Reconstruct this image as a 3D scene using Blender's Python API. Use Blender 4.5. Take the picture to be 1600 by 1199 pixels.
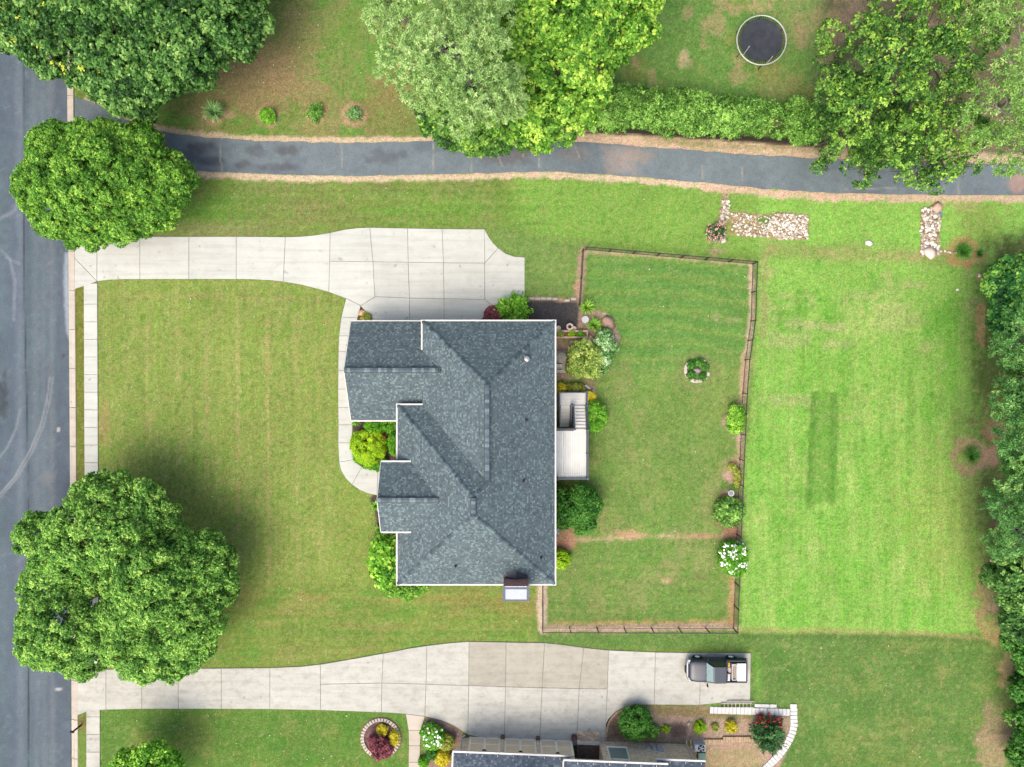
import bpy, math, random
import numpy as np
from mathutils import Vector

for o in list(bpy.data.objects):
    bpy.data.objects.remove(o)
scene = bpy.context.scene
R = math.radians
HC = 55.0            # camera height above the lawn, metres
GS = 0.05            # metres per photo pixel on the lawn

# ---------------------------------------------------------------- camera
cam_d = bpy.data.cameras.new("camera")
cam_d.sensor_width = 36.0
cam_d.lens = 18.0 / (800 * GS / HC)
cam_d.clip_start = 0.5
cam_d.clip_end = 3000
cam = bpy.data.objects.new("camera", cam_d)
cam.location = (0, 0, HC)
cam.rotation_euler = (0, 0, 0)
scene.collection.objects.link(cam)
scene.camera = cam

# ---------------------------------------------------------------- light
SUN_EL, SUN_AZ = 58.0, 208.0      # degrees, azimuth clockwise from +Y
world = bpy.data.worlds.new("World")
scene.world = world
world.use_nodes = True
nt = world.node_tree
bg = nt.nodes["Background"]
sky = nt.nodes.new("ShaderNodeTexSky")
sky.sky_type = 'NISHITA'
sky.sun_disc = False
sky.sun_elevation = R(SUN_EL)
sky.sun_rotation = R(SUN_AZ)
sky.air_density = 1.0
sky.dust_density = 6.0
sky.ozone_density = 1.0
nt.links.new(sky.outputs[0], bg.inputs[0])
bg.inputs[1].default_value = 0.15
sun_d = bpy.data.lights.new("sun", 'SUN')
sun_d.energy = 0.85
sun_d.angle = R(58)
sun_d.color = (1.0, 0.965, 0.91)
sun = bpy.data.objects.new("sun", sun_d)
dv = Vector((math.sin(R(SUN_AZ)) * math.cos(R(SUN_EL)), math.cos(R(SUN_AZ)) * math.cos(R(SUN_EL)), math.sin(R(SUN_EL))))
sun.rotation_euler = dv.to_track_quat('Z', 'Y').to_euler()
sun.location = (0, 0, 60)
scene.collection.objects.link(sun)
scene.view_settings.view_transform = 'Standard'
scene.view_settings.look = 'None'
scene.view_settings.exposure = 1.3
scene.view_settings.gamma = 1.0
scene.view_settings.use_curve_mapping = False

# ---------------------------------------------------------------- helpers
COL = scene.collection
rng = np.random.default_rng(11)
random.seed(5)
KA = 0.44

def lin(c):
    c = np.asarray(c, float) / 255.0
    return np.where(c <= 0.04045, c / 12.92, ((c + 0.055) / 1.055) ** 2.4)

def A(r, g, b, k=1.0):
    """display colour seen on a flat lit surface -> base colour"""
    return tuple(float(x) for x in lin((r, g, b)) * KA * k)

def AL(r, g, b, k=1.0):
    """leaf colour: crowns shade themselves, so a single leaf is lighter than the crown looks"""
    return tuple(float(x) for x in lin((r, g, b)) * 1.0 * k)

def W(px, py, z=0.0):
    f = GS * (HC - z) / HC
    return ((px - 800) * f, (599.5 - py) * f, z)

def WX(px, z=0.0): return (px - 800) * GS * (HC - z) / HC
def WY(py, z=0.0): return (599.5 - py) * GS * (HC - z) / HC

ORG = {}
def org(p):
    return np.array(ORG.get(p.name, (0, 0, 0))) if p is not None else np.zeros(3)

def link(name, data, parent=None, loc=None):
    o = bpy.data.objects.new(name, data)
    COL.objects.link(o)
    if parent is not None:
        o.parent = parent
        ORG[o.name] = tuple(org(parent))
    return o

def tag(o, label=None, cat=None, group=None, kind=None):
    if label: o["label"] = label
    if cat: o["category"] = cat
    if group: o["group"] = group
    if kind: o["kind"] = kind
    return o

def thing(name, loc, label, cat, group=None):
    o = bpy.data.objects.new(name, None)
    o.empty_display_size = 0.3
    COL.objects.link(o)
    o.location = loc
    ORG[o.name] = tuple(loc)
    return tag(o, label, cat, group)

def setting(name, loc=(0, 0, 0)):
    o = bpy.data.objects.new(name, None)
    COL.objects.link(o)
    o.location = loc
    ORG[o.name] = tuple(loc)
    return tag(o, kind="structure")

class MB:
    def __init__(s, xf=None):
        s.v = []; s.f = []; s.xf = xf; s.uv = None; s.att = None
    def add(s, vs, fs):
        b = len(s.v)
        s.v.extend([tuple(map(float, q)) for q in vs])
        s.f.extend([tuple(b + i for i in q) for q in fs])
        return s
    def box(s, x0, x1, y0, y1, z0, z1):
        x0, x1 = min(x0, x1), max(x0, x1); y0, y1 = min(y0, y1), max(y0, y1)
        return s.add([(x0,y0,z0),(x1,y0,z0),(x1,y1,z0),(x0,y1,z0),(x0,y0,z1),(x1,y0,z1),(x1,y1,z1),(x0,y1,z1)],
                     [(3,2,1,0),(4,5,6,7),(0,1,5,4),(1,2,6,5),(2,3,7,6),(3,0,4,7)])
    def cbox(s, x0, x1, y0, y1, z0, z1, c=0.02):
        """box with chamfered top edges"""
        x0, x1 = min(x0, x1), max(x0, x1); y0, y1 = min(y0, y1), max(y0, y1)
        return s.prism([(x0,y0),(x1,y0),(x1,y1),(x0,y1)], z0, z1, c)
    def prism(s, poly, z0, z1, c=0.0):
        p = np.array(poly, float)[:, :2]
        ar = 0.5 * np.sum(p[:,0]*np.roll(p[:,1],-1) - np.roll(p[:,0],-1)*p[:,1])
        if ar < 0: p = p[::-1]
        n = len(p)
        vs = [(x, y, z0) for x, y in p]
        if c > 0:
            q = inset(p, c)
            vs += [(x, y, z1 - c) for x, y in p] + [(x, y, z1) for x, y in q]
            L = 3
        else:
            vs += [(x, y, z1) for x, y in p]; L = 2
        fs = []
        for l in range(L - 1):
            for i in range(n):
                j = (i + 1) % n
                fs.append((l*n+i, l*n+j, (l+1)*n+j, (l+1)*n+i))
        fs.append(tuple(range((L-1)*n, L*n)))
        fs.append(tuple(range(n-1, -1, -1)))
        return s.add(vs, fs)
    def bar(s, a, b, w, h, up=(0, 0, 1)):
        """square bar from a to b, w wide and h tall"""
        a = np.array(a, float); b = np.array(b, float); d = b - a
        L = np.linalg.norm(d); d = d / max(L, 1e-9)
        u = np.array(up, float)
        if abs(np.dot(u, d)) > 0.95: u = np.array((0, 1.0, 0))
        sd = np.cross(d, u); sd /= np.linalg.norm(sd); u = np.cross(sd, d)
        vs = []
        for p in (a, b):
            for (i, j) in ((-1,-1),(1,-1),(1,1),(-1,1)):
                vs.append(p + sd*w/2*i + u*h/2*j)
        return s.add(vs, [(3,2,1,0),(4,5,6,7),(0,1,5,4),(1,2,6,5),(2,3,7,6),(3,0,4,7)])
    def tube(s, pts, rad, n=8, cap=True):
        pts = [np.array(p, float) for p in pts]
        if not hasattr(rad, '__len__'): rad = [rad] * len(pts)
        vs = []; fs = []
        for k, p in enumerate(pts):
            d = pts[min(k+1, len(pts)-1)] - pts[max(k-1, 0)]
            d = d / max(np.linalg.norm(d), 1e-9)
            u = np.array((0, 0, 1.0)) if abs(d[2]) < 0.9 else np.array((1.0, 0, 0))
            a = np.cross(d, u); a /= np.linalg.norm(a); b = np.cross(d, a)
            for i in range(n):
                t = 2*math.pi*i/n
                vs.append(p + rad[k]*(a*math.cos(t) + b*math.sin(t)))
        for k in range(len(pts)-1):
            for i in range(n):
                j = (i+1) % n
                fs.append((k*n+i, (k+1)*n+i, (k+1)*n+j, k*n+j))
        if cap:
            fs.append(tuple(range(n))); fs.append(tuple(range(len(pts)*n-1, (len(pts)-1)*n-1, -1)))
        return s.add(vs, fs)
    def lathe(s, prof, c=(0, 0, 0), n=20, axis='z'):
        vs = []; fs = []
        m = len(prof)
        for r, z in prof:
            for i in range(n):
                t = 2*math.pi*i/n
                if axis == 'z': q = (c[0]+r*math.cos(t), c[1]+r*math.sin(t), c[2]+z)
                else: q = (c[0]+r*math.cos(t), c[1]+z, c[2]+r*math.sin(t))
                vs.append(q)
        for k in range(m-1):
            for i in range(n):
                j = (i+1) % n
                fs.append((k*n+i, k*n+j, (k+1)*n+j, (k+1)*n+i))
        return s.add(vs, fs)
    def build(s, name, mat, parent=None, label=None, smooth=False, kind=None):
        v = np.array(s.v, float)
        if s.xf is not None: v = s.xf(v)
        v = v - org(parent)
        me = bpy.data.meshes.new(name)
        me.from_pydata([tuple(q) for q in v], [], s.f)
        me.update()
        if smooth: me.shade_smooth()
        if mat is not None: me.materials.append(mat)
        if s.uv is not None:
            ul = me.uv_layers.new(name="uv")
            k = 0
            for poly in me.polygons:
                for li in poly.loop_indices:
                    ul.data[li].uv = s.uv[k]; k += 1
        o = link(name, me, parent)
        return tag(o, label, kind=kind)

def inset(p, c):
    """inset a counter-clockwise polygon by c"""
    p = np.asarray(p, float); n = len(p); q = np.zeros_like(p)
    for i in range(n):
        a, b, d = p[i-1], p[i], p[(i+1) % n]
        e1 = b - a; e1 = e1/max(np.linalg.norm(e1), 1e-9); e2 = d - b; e2 = e2/max(np.linalg.norm(e2), 1e-9)
        n1 = np.array((-e1[1], e1[0])); n2 = np.array((-e2[1], e2[0]))
        m = n1 + n2; l = np.dot(m, m)
        q[i] = b + (m * (2*c/l) if l > 0.35 else m*c)
    return q

def raw_mesh(name, v, f, mat, parent=None, tone=None, smooth=False, attr="tone"):
    """numpy quads/tris -> mesh object; f is (n,k)"""
    v = np.asarray(v, np.float64) - org(parent)
    f = np.asarray(f, np.int32)
    me = bpy.data.meshes.new(name)
    me.vertices.add(len(v)); me.vertices.foreach_set("co", v.astype(np.float32).ravel())
    k = f.shape[1]
    me.loops.add(f.size); me.loops.foreach_set("vertex_index", f.ravel())
    me.polygons.add(len(f)); me.polygons.foreach_set("loop_start", np.arange(0, f.size, k, dtype=np.int32))
    me.update(calc_edges=True)
    if tone is not None:
        t = np.asarray(tone, np.float32)
        if t.ndim == 1:
            a = me.attributes.new(attr, 'FLOAT', 'POINT'); a.data.foreach_set("value", t)
        else:
            a = me.attributes.new(attr, 'FLOAT_COLOR', 'POINT')
            a.data.foreach_set("color", np.concatenate([t, np.ones((len(t), 1), np.float32)], 1).ravel())
    if smooth: me.polygons.foreach_set("use_smooth", np.ones(len(f), bool))
    me.materials.append(mat)
    return link(name, me, parent)

# ---- numpy noise
class Noise2:
    def __init__(s, seed): s.t = np.random.default_rng(seed).random((257, 257))
    def __call__(s, x, y):
        xi = np.floor(x).astype(int); yi = np.floor(y).astype(int)
        fx = x - xi; fy = y - yi
        fx = fx*fx*(3-2*fx); fy = fy*fy*(3-2*fy)
        x0 = xi % 256; y0 = yi % 256; x1 = (xi+1) % 256; y1 = (yi+1) % 256
        t = s.t
        return (t[x0,y0]*(1-fx)+t[x1,y0]*fx)*(1-fy) + (t[x0,y1]*(1-fx)+t[x1,y1]*fx)*fy
N2 = [Noise2(i) for i in range(8)]
def fbm(x, y, k=0, o=4):
    s = 0; a = 1; n = 0
    for i in range(o):
        s = s + a*N2[(k+i) % 8](x*2**i + 31.7*k, y*2**i + 17.3*k); n += a; a *= 0.5
    return s/n            # 0..1, mean .5

# ---- procedural materials
def nodes(name):
    m = bpy.data.materials.new(name); m.use_nodes = True
    t = m.node_tree
    return m, t, t.nodes["Principled BSDF"]

def nn(t, kind, **kw):
    n = t.nodes.new(kind)
    for k, v in kw.items():
        if k in n.inputs: n.inputs[k].default_value = v
        else: setattr(n, k, v)
    return n

def mixc(t, a, b, fac, mode='MIX'):
    n = t.nodes.new("ShaderNodeMix"); n.data_type = 'RGBA'; n.blend_type = mode
    for i, s in ((0, fac), (6, a), (7, b)):
        if hasattr(s, 'links') or isinstance(s, bpy.types.NodeSocket): t.links.new(s, n.inputs[i])
        else: n.inputs[i].default_value = s if i == 0 else (tuple(s) + (1,) if len(s) == 3 else s)
    return n.outputs[2]

def worldpos(t, sc=(1, 1, 1)):
    g = t.nodes.new("ShaderNodeNewGeometry")
    m = t.nodes.new("ShaderNodeMapping"); m.inputs["Scale"].default_value = sc
    t.links.new(g.outputs["Position"], m.inputs["Vector"])
    return m.outputs[0]

def noise(t, vec, scale, detail=4, rough=0.6):
    n = nn(t, "ShaderNodeTexNoise", Scale=scale, Detail=detail, Roughness=rough)
    t.links.new(vec, n.inputs["Vector"])
    return n.outputs["Fac"]

def ramp(t, fac, stops):
    n = t.nodes.new("ShaderNodeValToRGB")
    e = n.color_ramp.elements
    while len(e) < len(stops): e.new(0.5)
    for i, (p, c) in enumerate(stops):
        e[i].position = p
        e[i].color = (c, c, c, 1) if not hasattr(c, '__len__') else tuple(c) + (1,)
    t.links.new(fac, n.inputs[0])
    return n.outputs[0]

def bump(t, p, h, strength, dist=0.02):
    b = nn(t, "ShaderNodeBump", Strength=strength, Distance=dist)
    t.links.new(h, b.inputs["Height"]); t.links.new(b.outputs[0], p.inputs["Normal"])

MATS = {}
def mat(name, col, rough=0.75, var=0.18, scale=2.0, fine=20.0, metal=0.0, bmp=0.2, spec=0.3, rnd=0.0):
    if name in MATS: return MATS[name]
    m, t, p = nodes(name)
    vec = worldpos(t)
    a = noise(t, vec, scale, 5); b = noise(t, vec, fine, 3)
    f1 = ramp(t, a, [(0.3, 1-var), (0.7, 1+var)])
    f2 = ramp(t, b, [(0.3, 1-var*0.7), (0.7, 1+var*0.7)])
    c = mixc(t, col, f1, 1.0, 'MULTIPLY'); c = mixc(t, c, f2, 1.0, 'MULTIPLY')
    if rnd:
        oi = t.nodes.new("ShaderNodeObjectInfo")
        c = mixc(t, c, ramp(t, oi.outputs["Random"], [(0, 1-rnd), (1, 1+rnd)]), 1.0, 'MULTIPLY')
    t.links.new(c, p.inputs["Base Color"])
    p.inputs["Roughness"].default_value = rough; p.inputs["Metallic"].default_value = metal
    p.inputs["Specular IOR Level"].default_value = spec
    if bmp: bump(t, p, b, bmp, 0.02)
    MATS[name] = m
    return m

def leafmat(name, dark, mid, light, trans=0.42):
    if name in MATS: return MATS[name]
    m, t, p = nodes(name)
    at = t.nodes.new("ShaderNodeAttribute"); at.attribute_name = "tone"
    c = ramp(t, at.outputs["Fac"], [(0.0, dark), (0.5, mid), (1.0, light)])
    n1 = noise(t, worldpos(t), 9.0, 2)
    c = mixc(t, c, ramp(t, n1, [(0.3, 0.8), (0.7, 1.2)]), 1.0, 'MULTIPLY')
    t.links.new(c, p.inputs["Base Color"])
    p.inputs["Roughness"].default_value = 0.55; p.inputs["Specular IOR Level"].default_value = 0.25
    tr = t.nodes.new("ShaderNodeBsdfTranslucent"); t.links.new(c, tr.inputs[0])
    mx = t.nodes.new("ShaderNodeMixShader"); mx.inputs[0].default_value = trans
    t.links.new(p.outputs[0], mx.inputs[1]); t.links.new(tr.outputs[0], mx.inputs[2])
    t.links.new(mx.outputs[0], t.nodes["Material Output"].inputs["Surface"])
    MATS[name] = m
    return m

# ---------------------------------------------------------------- ground cover painting
def seg_dist(x, y, pts):
    d = np.full(x.shape, 1e9)
    for (ax, ay), (bx, by) in zip(pts[:-1], pts[1:]):
        dx, dy = bx-ax, by-ay; l = dx*dx+dy*dy + 1e-9
        t = np.clip(((x-ax)*dx+(y-ay)*dy)/l, 0, 1)
        d = np.minimum(d, np.hypot(x-ax-t*dx, y-ay-t*dy))
    return d

def poly_sd(x, y, pts):
    """signed distance, negative inside"""
    d = seg_dist(x, y, list(pts)+[pts[0]])
    ins = np.zeros(x.shape, bool)
    n = len(pts)
    for i in range(n):
        ax, ay = pts[i]; bx, by = pts[(i+1) % n]
        if ay == by: continue
        c = ((ay > y) != (by > y)) & (x < (bx-ax)*(y-ay)/(by-ay)+ax)
        ins ^= c
    return np.where(ins, -d, d)

def sstep(a, b, x):
    t = np.clip((x-a)/(b-a), 0, 1); return t*t*(3-2*t)

class Paint:
    """albedo of a flat cover, px = photo-scale coordinates on the lawn (20 to the metre)"""
    def __init__(s, px, py, base):
        s.x, s.y = px, py
        s.c = np.tile(np.array(A(*base)), (len(px), 1))
        s.n1 = fbm(px/40, py/40, 1, 5) - 0.5
        s.n2 = fbm(px/9, py/9, 3, 4) - 0.5
    def mix(s, w, col):
        if col[0] > col[1]:            # soil: a little greyer
            g = sum(col)/3; col = tuple(.84*c+.16*g for c in col)
        s.c += (np.array(A(*col)) - s.c) * np.clip(w, 0, 1)[:, None]
    def poly(s, pts, col, feather=6, rag=6, op=1.0, brk=0.0):
        d = poly_sd(s.x, s.y, pts) + rag*2*s.n2 + rag*1.2*s.n1
        s.mix(op*(1-sstep(-feather, feather, d))*(1 - brk + brk*sstep(-0.12, 0.1, s.n2)), col)
    def line(s, pts, w, col, feather=3, rag=4, op=1.0):
        d = seg_dist(s.x, s.y, pts) + rag*2*s.n2
        s.mix(op*(1-sstep(w/2-feather, w/2+feather, d)), col)
    def blob(s, x, y, rx, ry, col, op=0.8, rag=0.5, soft=0.5):
        d = np.hypot((s.x-x)/rx, (s.y-y)/ry) + rag*(2*s.n2+1.6*s.n1)
        s.mix(op*(1-sstep(1-soft, 1+soft*0.6, d)), col)
    def ring(s, x, y, r, w, col, op=0.8):
        d = abs(np.hypot(s.x-x, s.y-y) - r) + w*1.4*s.n2
        s.mix(op*(1-sstep(0, w, d)), col)
    def patches(s, scale, thr, col, op, k=0, within=None, feather=0.08, ax=1.0, ay=1.0):
        n = fbm(s.x/scale*ax, s.y/scale*ay, k, 5)
        w = op*sstep(thr, thr+feather, n)
        if within is not None: w = w*within
        s.mix(w, col)
# ================================================================= GROUND
def cover_mat(name, fine=(3.0, 8.0), amp=(0.20, 0.36), bstr=0.6, rough=0.95, spec=0.1, hue=((.86,1.0,.84),(1.16,1.02,1.12))):
    m, t, p = nodes(name)
    at = t.nodes.new("ShaderNodeAttribute"); at.attribute_name = "cover"
    vec = worldpos(t)
    a = noise(t, vec, fine[0], 5, 0.7); b = noise(t, vec, fine[1], 4, 0.75); h = noise(t, worldpos(t, (1.3, .8, 1)), 1.7, 6, 0.75)
    c = mixc(t, at.outputs["Color"], ramp(t, a, [(0.32, 1-amp[0]), (0.68, 1+amp[0])]), 1.0, 'MULTIPLY')
    c = mixc(t, c, ramp(t, b, [(0.32, 1-amp[1]), (0.68, 1+amp[1])]), 1.0, 'MULTIPLY')
    c = mixc(t, c, ramp(t, h, [(0.36, hue[0]), (0.64, hue[1])]), 1.0, 'MULTIPLY')
    t.links.new(c, p.inputs["Base Color"])
    p.inputs["Roughness"].default_value = rough; p.inputs["Specular IOR Level"].default_value = spec
    bump(t, p, b, bstr, 0.05)
    return m

def paint_lawn(px, py):
    P = Paint(px, py, (126, 146, 72))
    x, y = px, py
    # --- zones of turf
    P.poly([(200,-80),(700,-80),(700,222),(340,218),(200,190),(60,120)], (131,143,76), 8)          # lawn above the asphalt drive, left
    P.poly([(700,-80),(1320,-80),(1320,215),(700,222)], (116,152,76), 12)                          # lawn round the trampoline
    P.poly([(1280,-80),(1720,-80),(1720,330),(1560,262),(1280,240)], (128,118,84), 25)             # wood floor, upper right
    P.poly([(110,262),(345,268),(850,268),(850,500),(110,500)], (133,150,76), 8)
    P.poly([(800,262),(1200,292),(1560,300),(1560,410),(1180,408),(915,385),(880,395),(800,350)], (140,176,82), 20)
    P.poly([(760,350),(912,380),(906,470),(815,475)], (131,156,84), 14)
    P.poly([(117,440),(131,440),(135,1060),(120,1060)], (128,130,60), 2, 1)                        # verge
    P.poly([(150,436),(545,436),(545,480),(530,560),(530,720),(590,775),(590,900),(620,930),(848,915),(848,1005),(400,1040),(150,1046)], (147,161,82), 5, 3)
    P.poly([(330,900),(590,905),(620,935),(848,918),(848,1005),(500,1040),(310,1046)], (138,153,76), 20)
    P.poly([(915,392),(1178,412),(1178,620),(915,620)], (118,156,78), 10, 4)
    P.poly([(905,600),(1168,560),(1150,985),(848,985),(860,860),(905,760)], (136,156,84), 30, 8)
    P.poly([(850,845),(1150,840),(1148,980),(850,980)], (126,152,78), 12)
    P.poly([(1186,300),(1640,300),(1640,992),(1155,992),(1160,760),(1180,560)], (152,196,92), 6, 4)
    P.poly([(840,990),(1660,990),(1660,1240),(1174,1240),(1174,1015),(840,1010)], (114,143,74), 5, 3)
    P.poly([(150,1107),(640,1112),(640,1240),(150,1240)], (112,143,66), 4, 3)
    # --- mowing bands
    m = 0.5+0.5*np.sin((x+5*P.n1*20)/46*2*math.pi)
    front = 1-sstep(-10, 10, poly_sd(x, y, [(152,438),(530,440),(530,900),(330,900),(250,770),(152,740)]))
    P.mix(front*0.22*m*(0.5+fbm(x/12, y/60, 2, 3)), (176,172,100))
    P.mix(front*0.30*(1-m)*sstep(0.45, 0.7, fbm(x/30, y/30, 5, 4)), (118,160,62))
    for sx, y0, y1, o in ((230,500,720,.55),(322,520,740,.5),(371,480,905,.75),(418,500,930,.85),(463,510,900,.45),(275,455,600,.3),(500,560,900,.3)):
        P.line([(sx,y0),(sx+2,y1)], 4, (196,178,110), 3, 5, o*.8)
    P.line([(155,462),(300,463),(530,470)], 4, (180,160,100), 4, 5, .5)
    P.blob(163, 660, 10, 45, (176,158,92), .7, .4)
    back = 1-sstep(-12, 8, poly_sd(x, y, [(915,395),(1172,418),(1168,560),(905,580)]))
    yy = y - 0.0006*(x-1040)**2 - 0.07*(x-915)
    P.mix(back*0.4*sstep(0.3, 1.0, np.sin(yy/26*2*math.pi+P.n1*3)), (150,166,88))
    P.mix(back*0.35*sstep(0.3, 1.0, -np.sin(yy/26*2*math.pi+P.n1*3)), (96,150,72))
    low = 1-sstep(-12, 8, poly_sd(x, y, [(855,855),(1140,850),(1140,975),(855,975)]))
    P.mix(low*0.35*sstep(0.4, 1.0, np.sin(y/22*2*math.pi+P.n1*4)), (150,160,86))
    rl = 1-sstep(-15, 15, poly_sd(x, y, [(1180,470),(1540,470),(1540,985),(1158,985)]))
    P.mix(rl*0.3*sstep(0.2, 1, np.sin(x/34*2*math.pi+P.n1*4)), (178,206,112))
    P.mix(rl*0.25*sstep(0.2, 1, -np.sin(x/34*2*math.pi+P.n1*4)), (124,184,70))
    # --- strip between drives
    st = 1-sstep(-8, 8, poly_sd(x, y, [(240,280),(850,280),(850,350),(760,355),(520,352),(240,365)]))
    P.mix(st*0.5*sstep(0.2, 1, np.sin((y+0.02*x)/24*2*math.pi+P.n1*3)), (112,156,62))
    P.patches(46, 0.54, (150,148,88), 0.4, 2, st)
    P.blob(340, 325, 130, 26, (112,158,66), .6, .6, .8); P.blob(700, 325, 120, 24, (122,162,70), .6, .6, .8)
    P.blob(480, 330, 90, 34, (150,142,82), .55, .6, .8); P.blob(330, 360, 100, 12, (158,148,98), .6, .6, .8)
    # --- dry, brown and bare patches
    tl = 1-sstep(-8, 10, poly_sd(x, y, [(190,-80),(690,-80),(690,215),(340,212),(190,185)]))
    P.patches(60, 0.47, (162,148,94), 0.6, 4, tl, 0.15)
    P.patches(34, 0.56, (104,154,62), 0.7, 6, tl, 0.1)
    P.blob(390, 115, 70, 60, (168,142,100), .75, .5, .7); P.blob(300, 150, 60, 40, (134,128,78), .7, .5, .7)
    P.blob(430, 130, 110, 40, (172,148,98), .5, .7, .8); P.blob(600, 150, 60, 50, (160,142,84), .6, .6, .8)
    P.blob(540, 60, 60, 70, (120,156,72), .6, .6, .8)
    tm = 1-sstep(-10, 10, poly_sd(x, y, [(920,-80),(1320,-80),(1300,210),(920,210)]))
    P.patches(50, 0.55, (150,150,84), 0.6, 3, tm)
    P.patches(26, 0.62, (186,160,112), 0.6, 1, tm)
    P.blob(1068, 92, 8, 14, (214,190,140), .8, .6); P.blob(1255, 30, 50, 40, (176,160,104), .7, .8, .8)
    P.blob(1215, 132, 40, 25, (166,156,92), .6, .7, .8); P.blob(1190, 10, 20, 12, (200,176,120), .6, .7)
    wd = 1-sstep(-20, 20, poly_sd(x, y, [(1290,-80),(1720,-80),(1720,250),(1300,235)]))
    P.patches(30, 0.5, (158,134,104), 0.8, 5, wd); P.patches(26, 0.55, (92,98,58), 0.8, 2, wd)
    bk = 1-sstep(-12, 12, poly_sd(x, y, [(915,560),(1165,560),(1145,985),(850,985),(880,800)]))
    P.patches(28, 0.53, (160,158,94), 0.5, 7, bk, 0.12, 1.0, 0.6); P.patches(40, 0.52, (112,148,70), 0.5, 2, bk)
    rt = 1-sstep(-15, 15, poly_sd(x, y, [(1190,380),(1540,380),(1540,520),(1190,520)]))
    P.patches(38, 0.53, (196,190,124), 0.45, 1, rt, .1, .8, 1.6); P.patches(30, 0.55, (120,178,70), 0.6, 5, rt)
    P.patches(55, 0.54, (190,206,122), 0.45, 6, rl, .12, 1.4, 0.7); P.patches(45, 0.53, (120,186,66), 0.45, 4, rl, .12, 1.4, .7)
    P.blob(1500, 800, 90, 110, (186,196,108), .45, .7, .9)
    for bx, by, rx, ry in ((1290,512,30,6),(1232,532,26,9),(1300,538,20,7),(1380,482,22,5),(1410,476,12,6),(1450,543,9,9),(1236,505,16,7),(1290,650,12,9),(1320,653,14,4),(1245,625,40,8),(1520,430,12,9),(1436,447,14,6),(1120,492,6,10),(1150,502,9,4),(1480,575,8,6)):
        P.blob(bx, by, rx, ry, (206,190,136), .38, 1.1)
    P.poly([(1268,612),(1311,612),(1307,787),(1260,787)], (116,166,68), 2.5, 1, .7)
    P.line([(1273,618),(1264,790)], 10, (96,150,58), 3.5, 1.2, .6)
    P.line([(1305,618),(1300,785)], 11, (96,150,58), 3.5, 1.2, .6)
    P.line([(1342,612),(1338,740)], 5, (124,178,72), 4, 3, .5)
    P.line([(1175,770),(1330,768)], 4, (118,172,72), 3, 4, .5)
    # upper right lawn fringe
    P.poly([(1190,380),(1420,390),(1540,400),(1540,418),(1300,404),(1190,400)], (186,162,108), 8, 8, .7, .5)
    P.line([(1195,405),(1192,520)], 12, (186,170,112), 6, 6, .55)
    P.blob(1118, 392, 12, 8, (186,168,120), .7, .6)
    P.blob(1530, 350, 50, 40, (150,152,84), .5, .6, .8)
    # below the house
    bl = 1-sstep(-10, 10, poly_sd(x, y, [(330,915),(840,925),(840,1000),(500,1030),(320,1040)]))
    P.patches(30, 0.55, (164,154,82), 0.5, 3, bl, .1, .5, 1.6); P.patches(26, 0.57, (108,154,62), 0.6, 1, bl, .1, .5, 1.4)
    P.blob(715, 935, 50, 14, (162,150,78), .45, .7); P.blob(800, 955, 30, 18, (168,146,78), .45, .7)
    for yy0, c in ((965,(120,156,66)),(985,(112,150,66)),(930,(170,150,84))):
        P.line([(330,yy0),(600,yy0+6),(840,yy0+4)], 5, c, 4, 6, .5)
    # lower right lawn
    br = 1-sstep(-10, 10, poly_sd(x, y, [(1174,1000),(1600,1000),(1600,1220),(1174,1220)]))
    P.patches(40, 0.52, (136,148,80), 0.6, 4, br, .12, .6, 1.3); P.patches(30, 0.57, (96,134,62), 0.6, 6, br)
    P.patches(20, 0.66, (156,156,96), 0.4, 2, br)
    P.line([(1155,985),(1300,986),(1440,990),(1560,1000)], 7, (182,166,100), 4, 3, .75)
    P.line([(1155,993),(1440,997),(1560,1005)], 7, (98,122,64), 4, 3, .6)
    P.poly([(1176,1020),(1182,1090),(1190,1095),(1190,1030)], (122,172,72), 5, 4, .6)
    nl = 1-sstep(-10, 10, poly_sd(x, y, [(155,1110),(636,1115),(636,1240),(155,1240)]))
    P.patches(34, 0.53, (140,150,78), 0.6, 5, nl); P.patches(30, 0.56, (92,138,56), 0.5, 1, nl)
    # fringe under the trees on the right
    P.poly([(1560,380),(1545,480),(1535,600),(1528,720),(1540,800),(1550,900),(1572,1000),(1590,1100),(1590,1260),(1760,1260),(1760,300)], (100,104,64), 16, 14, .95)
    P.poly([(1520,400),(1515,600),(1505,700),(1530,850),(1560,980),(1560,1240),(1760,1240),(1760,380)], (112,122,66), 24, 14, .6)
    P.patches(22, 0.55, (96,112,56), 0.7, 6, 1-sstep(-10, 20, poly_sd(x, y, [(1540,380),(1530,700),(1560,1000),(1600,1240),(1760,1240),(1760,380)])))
    P.ring(1515, 712, 24, 12, (190,154,116), .75); P.blob(1545, 715, 16, 24, (192,150,116), .8, .7); P.blob(1555, 670, 25, 20, (160,128,92), .8, .7)
    for bx, by, rx, ry, c in ((1545,930,20,36,(184,152,104)),(1552,948,10,8,(226,178,144)),(1565,985,25,24,(198,166,106)),(1575,1050,14,36,(206,176,120)),(1562,1130,26,40,(168,148,110)),(1552,1185,24,30,(190,164,120)),(1533,505,7,26,(196,160,104)),(1585,1030,12,14,(210,176,120)),(1530,430,9,7,(214,160,122)),(1558,820,8,12,(150,110,84))):
        P.blob(bx, by, rx, ry, c, .75, .9)
    # --- bare earth along the asphalt drive
    top = [(135,158),(160,166),(200,186),(250,203),(300,210),(345,214),(420,219),(560,221),(680,218)]
    P.line(top, 11, (232,202,162), 3, 5, .95)
    P.line([(690,216),(760,214),(830,214),(900,214)], 18, (226,188,152), 4, 6, .95)
    P.poly([(880,206),(960,204),(1100,214),(1290,228),(1420,236),(1620,240),(1620,262),(1290,252),(1100,240),(960,229),(880,226)], (228,194,160), 4, 5, .95)
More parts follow.
